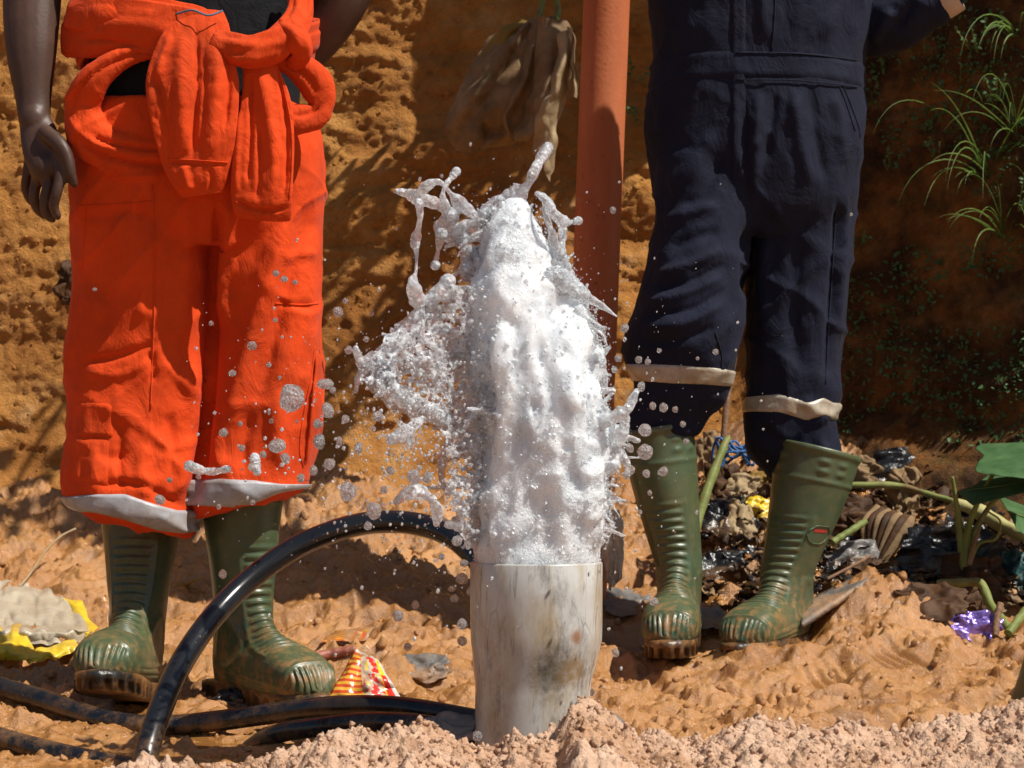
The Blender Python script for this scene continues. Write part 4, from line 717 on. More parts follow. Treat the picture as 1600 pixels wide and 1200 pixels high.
for i, L in enumerate(STR):
    g = np.random.default_rng(i+50); yo = g.uniform(-.06, .03)-(.14 if max(q_[0] for q_ in L) < 700 and min(q_[1] for q_ in L) > 640 else 0); pts = [P(a, b, WY+yo+.012*math.sin(j*1.3+i)-(.08*(735-a)/180 if a < 735 and 430 < b < 700 else 0)) for j, (a, b, r) in enumerate(L)]; rad = [r*px2m for a, b, r in L]
    parts = [tube(pts, rad, m=14, n=len(L)*14, fn=bead(i*1.7, 1.2+len(L)*.35, .12))]+[((ICO2[0]*rad[e]*1.08+pts[e]), ICO2[1]) for e in (0, -1)]
    mk('water_strand', join(*parts), M['water'], jet)
g = np.random.default_rng(909); cand = np.nonzero((np.abs(nn[:, 1]) < .45) & (hgt > .9))[0]; low = sstep(1.0, .35, (v[cand, 2]-zt)/.40)
for i in range(110):
    k = g.choice(cand); d0 = nn[k]*np.array((1, .3, 1))+np.array((0, 0, g.uniform(-1.3, 1.0))); d0 /= np.linalg.norm(d0); L_ = (.010+.040*g.random()**2)*(1.4 if nn[k, 0] < 0 else .6); r0 = g.uniform(.0022, .0065); p0 = v[k]-d0*.008; p1 = v[k]+d0*L_*.5+g.normal(0, .003, 3); p2 = v[k]+d0*L_+np.array((0, 0, -.004)); rt = r0*g.uniform(.25, .7)
    mk('water_strand', join(tube([p0, p1, p2], [r0*1.6, r0*.7, rt], m=10, n=16, fn=bead(i, 1.2, .15)), (ICO2[0]*rt*1.1+p2, ICO2[1])), M['water'], jet)
kk = g.choice(cand, 4200); tp = np.where(nn[kk, 0] < 0, 1.0, .5)*np.abs(g.exponential(.012, 4200)); C3 = v[kk]+nn[kk]*tp[:, None]+g.normal(0, .004, (4200, 3)); tag(mk('edge_mist', scatter(ICO1, C3, .0004+.0013*g.random(4200)**3, rot=False), M['drop'], jet), kind='stuff')
# lacy sheet of bubbles thrown to the left, and bubbles over the column
sil = [(690, 452), (655, 480), (625, 510), (598, 532), (566, 562), (560, 590), (590, 622), (640, 640), (682, 652), (700, 700), (694, 760), (712, 820), (730, 860), (752, 860), (760, 640), (765, 440)]
def inside(x, y, poly):
    r = np.zeros(len(x), bool); p = np.array(poly, float); j = len(p)-1
    for i in range(len(p)):
        c = ((p[i, 1] > y) != (p[j, 1] > y)) & (x < (p[j, 0]-p[i, 0])*(y-p[i, 1])/(p[j, 1]-p[i, 1]+1e-9)+p[i, 0]); r ^= c; j = i
    return r
nx, ny = 250, 460; a = np.linspace(540, 770, nx); b = np.linspace(430, 870, ny); X, Y = np.meshgrid(a, b, indexing='ij'); X, Y = X.ravel(), Y.ravel(); pp = np.column_stack([X, Y, X*0])
w1, _ = worley2(pp[:, :2]/13+vn(pp/20, 3)[:, None]*.4, 71); hole = (w1 < .30+.25*vn(pp/45, 72)) | ~inside(X+9*vn(pp/16, 4), Y+9*vn(pp/16, 5), sil)
dep = WY-.045+.030*fbm(pp/55, 3, 73)-.08*np.clip((735-X)/180, -.1, 1); W = np.column_stack([(X-800)/FPX*dep, dep, ZC-(Y-HZ)/FPX*dep]); thk = .0028*(1+.5*vn(pp/9, 6))
Fg = grid(nx, ny); keep = ~hole[Fg].any(1); Fk = Fg[keep]
n0 = len(W); Wb = W+np.column_stack([thk*0, thk, thk*0]); e = {}
for q in Fk.tolist():
    for i in range(4): e[(q[i], q[(i+1) % 4])] = 1
rim = [[a_, b_, b_+n0, a_+n0] for (a_, b_) in e if (b_, a_) not in e]
allv = np.vstack([W, Wb]); allf = np.vstack([Fk, Fk[:, ::-1]+n0, np.array(rim)[:, ::-1]]); used = np.unique(allf); mp = np.zeros(len(allv), int); mp[used] = np.arange(len(used))
tag(mk('water_sheet', (allv[used], mp[allf]), M['water'], jet), kind='stuff')
g = np.random.default_rng(77); bx_ = g.uniform(545, 765, 16000); by_ = g.uniform(430, 870, 16000); k = inside(bx_+8*g.normal(0, 1, 16000), by_, sil) & (g.random(16000) < .13); bx_, by_ = bx_[k], by_[k]; pp = np.column_stack([bx_, by_, bx_*0]); dep = WY-.055+.030*fbm(pp/55, 3, 73)-.08*np.clip((735-bx_)/180, -.1, 1)+g.normal(0, .012, len(bx_))
C1 = np.column_stack([(bx_-800)/FPX*dep, dep, ZC-(by_-HZ)/FPX*dep]); s1_ = .0008+.0034*g.random(len(C1))**2.6
idx = g.choice(len(v), 2600, replace=False); idx = idx[(nn[idx, 1] < .25) & (hgt[idx] > .25)]; C2 = v[idx]+nn[idx]*.0006; s2_ = .0007+.0030*g.random(len(C2))**3.5
tag(mk('bubbles', scatter(ICO1, C1, s1_, rot=False), M['drop'], jet), kind='stuff'); tag(mk('froth', scatter(ICO1, C2, s2_, rot=False), M['shell'], jet), kind='stuff')

DROPS = [(456, 622, 19, 20), (1008, 672, 11, 10), (1008, 706, 13, 13), (528, 487, 9, 8), (394, 540, 8, 7), (433, 697, 13, 10), (446, 716, 7, 8), (250, 781, 8, 7), (431, 427, 5, 5), (444, 436, 6, 5), (461, 441, 4, 4), (363, 583, 6, 5), (349, 676, 7, 6), (622, 962, 8, 9), (649, 945, 6, 7), (722, 904, 10, 9), (722, 975, 8, 9), (722, 1002, 8, 8), (895, 1010, 6, 7), (1022, 940, 7, 7), (348, 897, 6, 7), (508, 600, 13, 8), (512, 641, 8, 12), (496, 662, 7, 7), (498, 690, 9, 10), (500, 690, 7, 12),
         (545, 547, 7, 7), (581, 490, 4, 4), (540, 470, 5, 5), (976, 513, 7, 7), (998, 562, 6, 6), (1012, 565, 5, 5), (1037, 637, 7, 8), (1002, 604, 6, 8), (1020, 634, 6, 7), (1067, 663, 5, 5), (1036, 737, 9, 7), (1010, 740, 6, 7), (984, 700, 6, 8), (985, 735, 7, 9), (966, 560, 6, 6), (960, 578, 5, 5), (1072, 690, 5, 5), (1118, 550, 5, 5), (1030, 548, 4, 4), (584, 798, 11, 13), (543, 768, 12, 15), (575, 822, 6, 6), (646, 745, 10, 11), (668, 746, 7, 9), (715, 823, 7, 7), (714, 845, 8, 8), (703, 820, 9, 6), (730, 850, 5, 5),
         (515, 725, 9, 8), (560, 700, 7, 9), (590, 650, 8, 7), (610, 735, 6, 7), (600, 765, 6, 6), (540, 655, 6, 6), (530, 690, 5, 8), (520, 610, 5, 5), (572, 530, 5, 5), (470, 747, 6, 7), (490, 735, 6, 8), (424, 658, 4, 4), (378, 700, 5, 5), (375, 662, 4, 4), (411, 710, 5, 5), (725, 880, 7, 6), (706, 920, 6, 5), (710, 935, 7, 6), (690, 870, 5, 5), (846, 985, 5, 5), (802, 1010, 5, 6), (746, 1150, 8, 8), (637, 1010, 6, 6), (925, 1082, 5, 6), (962, 1020, 6, 7), (930, 905, 5, 5), (1330, 335, 3, 3), (958, 328, 5, 6), (720, 330, 5, 5), (705, 340, 5, 5), (713, 313, 4, 4), (690, 275, 3, 3), (700, 375, 6, 6), (866, 410, 6, 6), (148, 452, 4, 3), (310, 745, 4, 4), (265, 750, 4, 4), (342, 792, 4, 4), (395, 785, 4, 4), (430, 500, 4, 4), (420, 570, 4, 4), (330, 505, 4, 4), (437, 590, 3, 3), (1055, 640, 5, 5), (1090, 560, 3, 3), (1015, 770, 4, 5), (1000, 800, 4, 4)]
bases = []
for i in range(6):
    bv_, bf_ = ICO3; bases.append(new_mesh('water_droplet', bv_*(1+.13*vn(bv_*1.6+i*9, i)[:, None]+.05*vn(bv_*4+i, i)[:, None]), bf_)); bases[-1].materials.append(M['bead'])
for i, (a, b, r1, r2) in enumerate(DROPS):
    yo = WY+(g.uniform(-.26, -.14) if a < 735 and 560 < b < 870 else g.uniform(-.10, .16)); o = bpy.data.objects.new('water_droplet', bases[i % 6]); COL.objects.link(o); o.location = P(a, b, yo); o.scale = (r1*px2m, r1*px2m*.95, r2*px2m); o.rotation_euler = (0, g.uniform(-.6, .6), g.uniform(0, 6))
    lab = 'largest round droplet hanging before the orange trousers' if i == 0 else 'clear droplet flying past the front of the orange trousers' if a < 480 and b < 850 else 'droplet falling just above the black hose arch' if a < 735 and b > 730 and b < 860 else 'droplet falling in front of the white pipe' if 735 < a < 935 and b > 880 else 'droplet falling beside the white pipe under the hose arch' if b > 860 and a < 736 else 'droplet flying past the navy trousers and green boot' if a > 955 else 'droplet thrown high beside the top of the water jet' if b < 430 else 'droplet flying between the orange trousers and the water jet'
    tag(o, lab, 'droplet', 'droplets thrown from the water jet: '+lab)
n = 2600; ang = g.uniform(0, 2*np.pi, n); rr = np.abs(g.normal(0, 1, n)); fx = 640+np.cos(ang)*rr*120; fy = 690+np.sin(ang)*rr*130; m = g.random(n) < .35; fx[m] = 830+g.normal(0, 130, m.sum()); fy[m] = 640+g.normal(0, 170, m.sum())
m = g.random(n) < .04; fx[m] = g.normal(420, 90, m.sum()); fy[m] = g.normal(680, 120, m.sum()); k = (fy < 1080) & (fy > 200) & (fx > 120) & (fx < 1350); fx, fy = fx[k], fy[k]; dep = WY+np.where((fx < 735) & (fy > 560), g.uniform(-.28, -.10, len(fx)), g.uniform(-.14, .20, len(fx))); s = (.5+2.6*g.random(len(fx))**3.0)*px2m
tag(mk('water_spray', scatter(ICO1, np.column_stack([(fx-800)/FPX*dep, dep, ZC-(fy-HZ)/FPX*dep]), np.column_stack([s, s, s*g.uniform(.8, 1.5, len(s))]), rot=False), M['drop'], origin=(pc0[0], WY, zt)), 'fine spray of tiny droplets drifting round the jet', 'spray', kind='stuff')

# ------------------------------------------------------------------ leaves, weeds and grass on the bank
def sheet(fn, nu, nv):
    u, w = np.meshgrid(np.linspace(0, 1, nu), np.linspace(0, 1, nv), indexing='ij'); return fn(u.ravel(), w.ravel()), grid(nu, nv)
lf = thing('hanging_leaf', P(850, 20, 4.72), 'big withered brown leaf hanging against the clay bank', 'leaf')
def lobe(outl, outr, Y, bulge, seed, nu=60, nv=34):
    Lq, Rq = cr(outl, nu), cr(outr, nu)
    def fn(u, w):
        i = np.clip((u*(nu-1)).round().astype(int), 0, nu-1); p = Lq[i]*(1-w[:, None])+Rq[i]*w[:, None]; q = np.column_stack([p/60, u*0])
        dd = Y-bulge*np.sin(np.pi*w)*np.sin(np.pi*np.clip(u*.8+.15, 0, 1))+.010*np.sin(w*7+seed+3*u+2*np.sin(5*u+seed))*sstep(.02, .3, u)+.012*ridged(q*.8, 3, seed); px, py = p[:, 0]+4*vn(q*3, seed+4), p[:, 1]+3*vn(q*3, seed+5)
        return np.column_stack([(px-800)/FPX*dd, dd, ZC-(py-HZ)/FPX*dd])
    return sheet(fn, nu, nv)
mk('leaf_lobe', lobe([(826, 30), (775, 50), (738, 100), (710, 150), (697, 190), (702, 215), (720, 238)], [(880, 30), (893, 70), (886, 120), (872, 165), (850, 200), (820, 212), (790, 228)], 4.71, .05, 15, 70, 60), M['deadleaf'], lf)
mk('leaf_lobe', lobe([(822, 32), (775, 50), (740, 100), (712, 150), (697, 190), (700, 215), (716, 238)], [(832, 36), (826, 80), (806, 130), (790, 165), (785, 180), (780, 205), (768, 232)], 4.70, .05, 3), M['deadleaf'], lf)
mk('leaf_lobe', lobe([(830, 28), (818, 60), (800, 120), (785, 160), (775, 180), (790, 200)], [(862, 26), (850, 70), (836, 130), (822, 170), (812, 200), (800, 222)], 4.68, .04, 5), M['deadleaf'], lf)
mk('leaf_lobe', lobe([(838, 26), (836, 70), (830, 130), (818, 180), (800, 215), (810, 222)], [(885, 30), (898, 70), (892, 120), (880, 160), (866, 200), (850, 222)], 4.65, .05, 7), M['deadleaf'], lf)
mk('leaf_lobe', lobe([(872, 55), (868, 90), (850, 135), (838, 175), (832, 215), (834, 240)], [(892, 45), (896, 90), (886, 140), (872, 190), (868, 240), (862, 286)], 4.615, .03, 9), M['paleleaf'], lf)
mk('leaf_lobe', lobe([(888, 40), (893, 70), (893, 110), (890, 148)], [(893, 42), (900, 75), (901, 115), (899, 152)], 4.60, .01, 11, 30, 10), M['paleleaf'], lf)
mk('leaf_lobe', lobe([(815, 30), (790, 40), (768, 60), (752, 85)], [(826, 36), (815, 60), (800, 85), (785, 110)], 4.685, .02, 13, 30, 14), M['yleaf'], lf)
for L in ([(858, -60, 4.72), (850, -10, 4.71), (844, 20, 4.70), (838, 34, 4.69)], [(866, -70, 4.74), (869, -10, 4.72), (872, 20, 4.70), (868, 32, 4.68)]): mk('stem', tube([P(*q) for q in L], [.006, .006, .007, .008], m=10, n=24), M['stem'], lf)

def blade(base, d, L, w, droop, seed, nseg=12):
    g_ = np.random.default_rng(seed); d = np.array(d, float); d /= np.linalg.norm(d); p = np.array(base, float); pts = [p.copy()]; v_ = d.copy()
    for i in range(nseg): v_ = v_+np.array((0, 0, -droop/nseg*(1+i/nseg*2)))+g_.normal(0, .015, 3); v_ /= np.linalg.norm(v_); p = p+v_*L/nseg; pts.append(p.copy())
    pts = np.array(pts); t = np.linspace(0, 1, nseg+1); t_ = np.gradient(pts, axis=0); side = np.cross(t_, (.25, -1, .2)); side /= np.linalg.norm(side, axis=1)[:, None]+1e-9; n_ = np.cross(side, t_); n_ /= np.linalg.norm(n_, axis=1)[:, None]+1e-9
    hw = w*np.clip(np.minimum(t*6+.4, (1-t)*1.6+.03), 0, 1)[:, None]; return np.stack([pts-side*hw, pts+n_*hw*.35, pts+side*hw], 1).reshape(-1, 3), grid(nseg+1, 3)
def tuft(px, py, nb, L, label, seed, dirs=None, w=.0022):
    x = (px-800)/FPX*4.6; z_ = ZC-(py-HZ)/FPX*4.6; yv = float(bank_y(np.array([x]), np.array([z_]))[0])-.005; x = (px-800)/FPX*yv; z_ = ZC-(py-HZ)/FPX*yv; base = np.array((x, yv, z_)); g_ = np.random.default_rng(seed)
    t = thing('grass_tuft', base, label, 'grass', 'grass tufts on the bank')
    for i in range(nb):
        a = g_.uniform(-1.5, 1.5); d = (math.sin(a)*.75-.05, -.35-.5*g_.random(), .65+.9*math.cos(a)*g_.random())
        mk('blade', blade(base+g_.normal(0, .006, 3), d, L*g_.uniform(.45, 1.5), w*g_.uniform(.5, 1.0), g_.uniform(.5, 1.7), seed*100+i), M['grass'], t)
    return t
tuft(1540, 285, 26, .24, 'large tuft of arching bright grass growing out of the dark bank', 11)
tuft(1592, 60, 22, .20, 'sunlit grass tuft near the top of the dark bank above the large tuft', 12)
tuft(1585, 215, 18, .22, 'thin grass tuft just above the large arching tuft', 13)
tuft(1572, 375, 20, .18, 'short grass tuft hanging just below the large arching tuft', 14)
tuft(1490, 200, 5, .20, 'sparse long grass blades arching beside the small weed on the bank', 15)
def leafcard(c, d, L, w, g_, fold=.25):
    d = np.array(d, float); d /= np.linalg.norm(d); s = np.cross(d, g_.normal(0, 1, 3)+np.array((0, -2.0, .8))); s /= np.linalg.norm(s)+1e-9; n_ = np.cross(s, d); t = np.array((0, .3, .65, 1)); hw = np.array((.12, .95, .75, .02))*w; pts = c+d*(t*L)[:, None]+n_*(.15*L*t*(1-t))[:, None]
    return np.stack([pts-s*hw[:, None]+n_*hw[:, None]*fold, pts, pts+s*hw[:, None]+n_*hw[:, None]*fold], 1).reshape(-1, 3), grid(4, 3)
def weed(px, py, label, seed, h=.06, ns=4, nl=7, ls=.011, Y=None):
    x = (px-800)/FPX*4.65; z_ = ZC-(py-HZ)/FPX*4.65; yv = float(bank_y(np.array([x]), np.array([z_]))[0])-.004; base = P(px, py, yv); g_ = np.random.default_rng(seed); t = thing('weed', base, label, 'weed', 'small weeds on the bank')
    for i in range(ns):
        d = np.array((g_.normal(0, .7), -.8-.5*g_.random(), g_.uniform(-.1, 1.0))); d /= np.linalg.norm(d); p1 = base+d*h*.5; p2 = base+d*h+np.array((0, -.01, .012))
        st = mk('stem', tube([base, p1, p2], [.0012, .0010, .0006], m=5, n=8), M['stem'], t)
        for j in range(nl):
            u = .3+.7*j/(nl-1); c = base*(1-u)+p2*u; ld = d*.4+g_.normal(0, .8, 3); mk('leaf', leafcard(c, ld, ls*g_.uniform(.6, 1.3), ls*.32, g_), M['green'], t)
for i, (a, b, lab) in enumerate([(1445, 215, 'small leafy weed beside the long sparse grass blades on the bank'), (1470, 250, 'little weed sprouting beneath the long arching grass blades'), (1530, 90, 'pale leaved weed beside the topmost grass tuft'), (1385, 125, 'tiny weed on the bank just under the navy coverall sleeve'), (1000, 195, 'small green weed between orange pipe and navy coveralls'), (990, 130, 'tiny sprig between orange pipe and navy coveralls, above another weed'), (1395, 270, 'faint weed in the shade beside the navy hip'), (1560, 165, 'weed with many small leaves between two grass tufts'), (1590, 330, 'weed tangled in the lower blades of the large grass tuft'), (1345, 395, 'dim little weed beside the navy trouser leg'), (1500, 140, 'scattered tiny weed under the pale leaved weed')]):
    weed(a, b, lab, 300+i, h=.05+.02*(i % 3), ns=4+i % 3)
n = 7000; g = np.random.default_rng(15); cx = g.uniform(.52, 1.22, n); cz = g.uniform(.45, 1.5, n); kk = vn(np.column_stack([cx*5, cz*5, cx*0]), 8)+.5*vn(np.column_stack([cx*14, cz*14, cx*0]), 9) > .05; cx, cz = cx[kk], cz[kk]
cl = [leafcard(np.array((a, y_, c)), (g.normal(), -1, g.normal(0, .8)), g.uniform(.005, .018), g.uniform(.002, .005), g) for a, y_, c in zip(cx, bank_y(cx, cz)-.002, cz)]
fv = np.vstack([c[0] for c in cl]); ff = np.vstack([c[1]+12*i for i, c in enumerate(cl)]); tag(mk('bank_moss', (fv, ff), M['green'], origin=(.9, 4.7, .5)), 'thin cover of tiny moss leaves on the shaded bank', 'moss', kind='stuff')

# ------------------------------------------------------------------ litter, plants and debris on the ground
_yy = np.arange(2.62, 4.9, .004)
def G(px, row):
    """the spot on the ground seen at a photo position"""
    x = (px-800)/FPX*_yy; z = ZC-(row-HZ)/FPX*_yy; h = ground_h(x, _yy); k = np.nonzero(h >= z)[0]; Y = _yy[k[0]] if len(k) else 4.7
    return P(px, row, Y)
def crumple(name, px, row, w, h, mat, label, cat, seed, lie=.5, rot=0, amp=.28, lift=0, Y=None, group=None, pts=26, parent=None):
    c = G(px, row+h*.35) if Y is None else P(px, row+h*.35, Y); k = c[1]/FPX; c = c+np.array((0, 0, h*k*.3+lift)); g_ = np.random.default_rng(seed); off = g_.uniform(0, 50, 3)
    u, v_ = np.meshgrid(np.linspace(-1, 1, pts), np.linspace(-1, 1, pts), indexing='ij'); u, v_ = u.ravel(), v_.ravel(); r = np.hypot(u, v_)/np.maximum(np.maximum(abs(u), abs(v_)), 1e-6); u, v_ = u/np.where(r > 0, r**.6, 1), v_/np.where(r > 0, r**.6, 1)
    q = np.column_stack([u, v_, u*0])+off; ed = 1+.22*vn(q*1.7, seed)+.1*vn(q*5, seed+1); u, v_ = u*ed, v_*ed; hh = amp*(ridged(q*1.5, 3, seed+2)+.7*fbm(q*3, 3, seed+3))-.35*amp*(u*u+v_*v_)
    A, B = w*k/2, h*k/2; ca, sa = math.cos(R(rot)), math.sin(R(rot)); a1, b1 = (u*ca-v_*sa)*A, (u*sa+v_*ca)*B; n_ = hh*min(A, B)*1.3
    upv, bk = 1-lie, lie; Ln = math.hypot(upv, bk); d1 = np.array((0, bk/Ln, upv/Ln)); d2 = np.array((0, -upv/Ln, bk/Ln)); fs = 1/max(.35, upv/Ln)
    V = c+np.outer(a1+.25*A*vn(q*2.3, seed+6), (1, 0, 0))+np.outer(b1*min(fs, 1.8), d1)+np.outer(n_, d2)
    o = mk(name, (V, grid(pts, pts)), mat, parent, origin=None if parent else c)
    sm = o.modifiers.new('thickness', 'SOLIDIFY'); sm.thickness = .0012
    return o if parent else tag(o, label, cat, group)
B = M['bplastic']
crumple('plastic_scrap', 1183, 797, 60, 46, M['yplastic'], 'bright yellow plastic scrap lying between the two navy trousered legs', 'plastic', 1, .35, 25)
crumple('plastic_bag', 1138, 808, 86, 74, B, 'crumpled black plastic bag beneath the yellow scrap', 'bag', 2, .4)
crumple('plastic_bag', 1125, 882, 110, 64, B, 'flattened black plastic bag on the clay between the green boots', 'bag', 3, .5, 10)
crumple('dead_leaf', 1158, 812, 46, 60, M['paleleaf'], 'pale curled dry leaf next to the yellow plastic scrap', 'leaf', 4, .3, 60)
crumple('dead_leaf', 1128, 752, 60, 70, M['brownleaf'], 'brown rotten leaf below the blue twine', 'leaf', 5, .3)
crumple('dead_leaf', 1108, 700, 46, 66, M['deadleaf'], 'withered brown leaf beside the top of a green boot', 'leaf', 6, .2, 20)
crumple('dead_leaf', 1165, 762, 62, 50, M['paleleaf'], 'dry greyish leaf cluster under the blue twine', 'leaf', 7, .3)
crumple('green_leaf', 1188, 752, 56, 34, M['yleaf'], 'yellowing leaf tucked behind the badged green boot', 'leaf', 8, .3, -15, .2)
crumple('plastic_bag', 1480, 862, 165, 92, B, 'large muddy black plastic bag behind the taro shoot', 'bag', 9, .3, -6, .35)
crumple('plastic_bag', 1425, 728, 130, 66, B, 'black plastic bag heaped against the foot of the dark bank', 'bag', 10, .3)
crumple('plastic_bag', 1335, 872, 86, 60, M['gplastic'], 'grey torn plastic bag behind the badged green boot', 'bag', 11, .4)
crumple('dead_leaf', 1415, 768, 62, 96, M['deadleaf'], 'curled brown leaf standing up on the rubbish heap', 'leaf', 12, .15, 12, .5)
crumple('dead_leaf', 1528, 905, 110, 84, M['brownleaf'], 'broad dark brown leaf beside the large muddy black bag', 'leaf', 13, .35)
crumple('dead_leaf', 1340, 736, 66, 56, M['deadleaf'], 'crumpled tan leaf just behind the rim of the badged boot', 'leaf', 14, .3, 0, .4)
crumple('dead_leaf', 1460, 935, 110, 50, M['brownleaf'], 'trampled brown leaf at the edge of the clay mound', 'leaf', 15, .5)
crumple('dead_leaf', 1340, 800, 90, 60, M['brownleaf'], 'dark damp leaf under the green stem on the heap', 'leaf', 16, .3)
crumple('plastic_scrap', 1588, 890, 60, 70, simple('teal_net', (.01, .05, .05), .6), 'dark teal netting scrap beyond the taro shoot on the heap', 'netting', 17, .3, 0, .5)
crumple('foil_wrapper', 1524, 976, 76, 44, M['purple'], 'shiny purple foil wrapper on the clay by a brown stick', 'wrapper', 18, .35, 0, .35)
crumple('plastic_sheet', 958, 850, 30, 118, M['wplastic'], 'crumpled cream plastic strip standing at the foot of the orange pipe', 'plastic', 19, .02, 4, .5, Y=4.2)
crumple('plastic_sheet', 1105, 962, 80, 54, M['gplastic'], 'grey plastic sheet trodden flat between the green boots', 'plastic', 20, .75, 30, .12)
crumple('plastic_sheet', 985, 938, 90, 36, M['gplastic'], 'grey plastic flap by the plain green boot, towards the orange pipe', 'plastic', 21, .6, 10, .2)
crumple('plastic_sheet', 372, 1094, 92, 34, B, 'small torn black plastic piece by the toe of a muddy boot', 'plastic', 22, .5, 0, .5)
crumple('rag', 698, 1140, 104, 44, M['gplastic'], 'grey rag beside the white pipe behind the sand heap', 'rag', 23, .45, 8, .25, Y=2.80)
crumple('dead_leaf', 106, 440, 40, 70, M['brownleaf'], 'dark dead leaf hanging from the bank behind the orange trousers', 'leaf', 24, .1, 0, .4, Y=4.82)
crumple('flat_stone', 660, 1042, 84, 40, M['stone'], 'muddy flat stone beside the striped snack packet', 'stone', 25, .5, -20, .2)
# folded fan leaf: pleats as separate strips
fan = thing('fan_leaf', G(1385, 880), 'dark pleated leaf folded like a fan on the rubbish heap', 'leaf')
for i in range(7):
    a = P(1358+i*3, 872+i*2, 4.36-.006*i); b = P(1352+i*11, 820-6*math.sin(i*.6), 4.38-.006*i); c = P(1372+i*9, 790+3*i, 4.42-.006*i); mk('pleat', tube([a, b, c], [.006, .010, .006], m=8, n=20, flat=.35), M['brownleaf'] if i % 2 else M['deadleaf'], fan)
def stalk(name, lst, r, mat, label, cat, group=None, dz=0):
    pts = []
    for q in lst: pts.append(P(*q) if len(q) == 3 else G(*q)+np.array((0, -.004, dz)))
    rad = r if np.ndim(r) else [r]*len(pts); o = mk(name, tube(pts, rad, m=10, n=len(pts)*12, fn=lambda s, th: 1+.07*np.sin(s*31)+.05*np.sin(3*th+s*9)), mat, origin=pts[0]); return tag(o, label, cat, group)
stalk('plant_stem', [(1082, 842, 4.28), (1105, 765, 4.33), (1130, 700, 4.38), (1138, 684, 4.40)], [.010, .010, .008, .006], M['stem'], 'thick cut green stalk propped up between the green boots', 'stem')
stalk('stick', [(1128, 715, 4.58), (1137, 620, 4.62), (1146, 560, 4.66), (1150, 520, 4.70)], .007, M['twig'], 'upright brown stick seen between the navy trouser legs', 'stick')
stalk('plant_stem', [(1325, 758, 4.5), (1400, 759, 4.5), (1450, 772, 4.48), (1500, 786, 4.45)], [.006, .007, .006, .005], M['stem'], 'slim green stem lying across the heap behind the badged boot', 'stem')
stalk('plant_stem', [(1488, 784, 4.42), (1530, 800, 4.40), (1565, 820, 4.37), (1612, 842, 4.33), (1680, 880, 4.3)], [.008, .015, .014, .013, .012], mat_leaf('pale_stem', (.36, .34, .13), (.52, .48, .22), .5, .1), 'thick pale yellow green stalk behind the taro shoot', 'stem')
stalk('plant_stem', [(1465, 913, 4.14), (1500, 911, 4.12), (1532, 912, 4.10), (1548, 945, 4.06), (1578, 985, 4.0)], .0085, M['stem'], 'bent green stalk snapped in the middle above the purple wrapper', 'stem')
stalk('plant_stem', [(1428, 915, 4.22), (1455, 928, 4.18), (1488, 942, 4.14)], .008, M['stem'], 'short green stalk sticking out beside the clay mound', 'stem')
stalk('plant_stem', [(1300, 848, 4.28), (1325, 832, 4.30), (1352, 815, 4.33)], .007, M['stem'], 'small green stalk poking from behind the badged boot', 'stem')
stalk('twig', [(1563, 944, 3.99), (1558, 965, 3.97), (1555, 995, 3.94)], .0065, M['twig'], 'short brown stick standing beside the purple wrapper', 'stick')
stalk('plant_stem', [(1625, 930, 4.0), (1598, 960, 3.96), (1575, 990, 3.92)], .008, M['stem'], 'mossy stalk leaning next to the short brown stick', 'stem')
stalk('root', [(470, 1036), (510, 1030), (555, 1022)], .0085, M['redroot'], 'reddish wet root behind the striped snack packet', 'root', dz=.008)
stalk('root', [(455, 1050), (490, 1046), (520, 1048)], .006, M['redroot'], 'thin reddish root in front of a thicker wet root', 'root', dz=.006)
stalk('root', [(440, 1022), (455, 1028), (476, 1036)], .009, M['stone'], 'dark wet stub touching the muddy boot and the reddish root', 'root', dz=.006)
stalk('dry_stalk', [(118, 826, 4.48), (95, 838, 4.46), (70, 862, 4.42), (48, 895, 4.36), (30, 918, 4.30)], .0022, M['paleleaf'], 'thin dry grass stalk arching over the pale plastic bag', 'stalk')
stalk('straw', [(270, 928), (290, 922), (320, 912)], .0022, M['yleaf'], 'dry yellow straw between the two muddy boots', 'straw', dz=.012)
stalk('straw', [(275, 915), (300, 925), (322, 932)], .0018, M['yleaf'], 'second dry straw crossing between the two muddy boots', 'straw', dz=.008)
stalk('twig', [(1292, 905, 4.12), (1340, 880, 4.18), (1360, 868, 4.22)], .003, M['twig'], 'thin twig behind the tilted board', 'stick')
# blue twine: one tangled strand
g = np.random.default_rng(21); t = np.linspace(0, 1, 60); tw = np.column_stack([P(1150, 705, 4.42)[0]+.038*np.sin(t*25)+.03*(t-.5), 4.41+.015*np.sin(t*33+1), P(1150, 706, 4.42)[2]+.018*np.sin(t*41+2)+.012*np.sin(t*90)])
tag(mk('blue_twine', tube(tw, .0026, m=7, n=420, smooth=True), M['blue'], origin=tw[0]), 'tangle of bright blue plastic twine on the heap', 'twine')
# tilted board and dark slab
def board(name, c4_, thick, mat, label, cat, Y):
    a = np.array([P(px, row, yy) for px, row, yy in c4_]); nu, nv = 22, 6; u, w = np.meshgrid(np.linspace(0, 1, nu), np.linspace(0, 1, nv), indexing='ij'); u, w = u.ravel()[:, None], w.ravel()[:, None]
    V = (a[0]*(1-u)+a[1]*u)*(1-w)+(a[3]*(1-u)+a[2]*u)*w; V = V+.004*fbm(V*40, 3, 5)[:, None]; o = mk(name, (V, grid(nu, nv)), mat, origin=V.mean(0)); s = o.modifiers.new('thickness', 'SOLIDIFY'); s.thickness = thick; return tag(o, label, cat)
board('board', [(1248, 945, 3.98), (1352, 890, 4.08), (1356, 905, 4.0), (1252, 975, 3.90)], .010, M['stone'], 'dark board wedged at a slant behind the badged boot and clay mound', 'board', 4)
board('buried_stone', [(868, 1150, 2.60), (915, 1085, 2.68), (990, 1140, 2.64), (960, 1190, 2.56)], .012, M['stone'], 'dark stone slab half buried in sand against the white pipe', 'stone', 2.6)
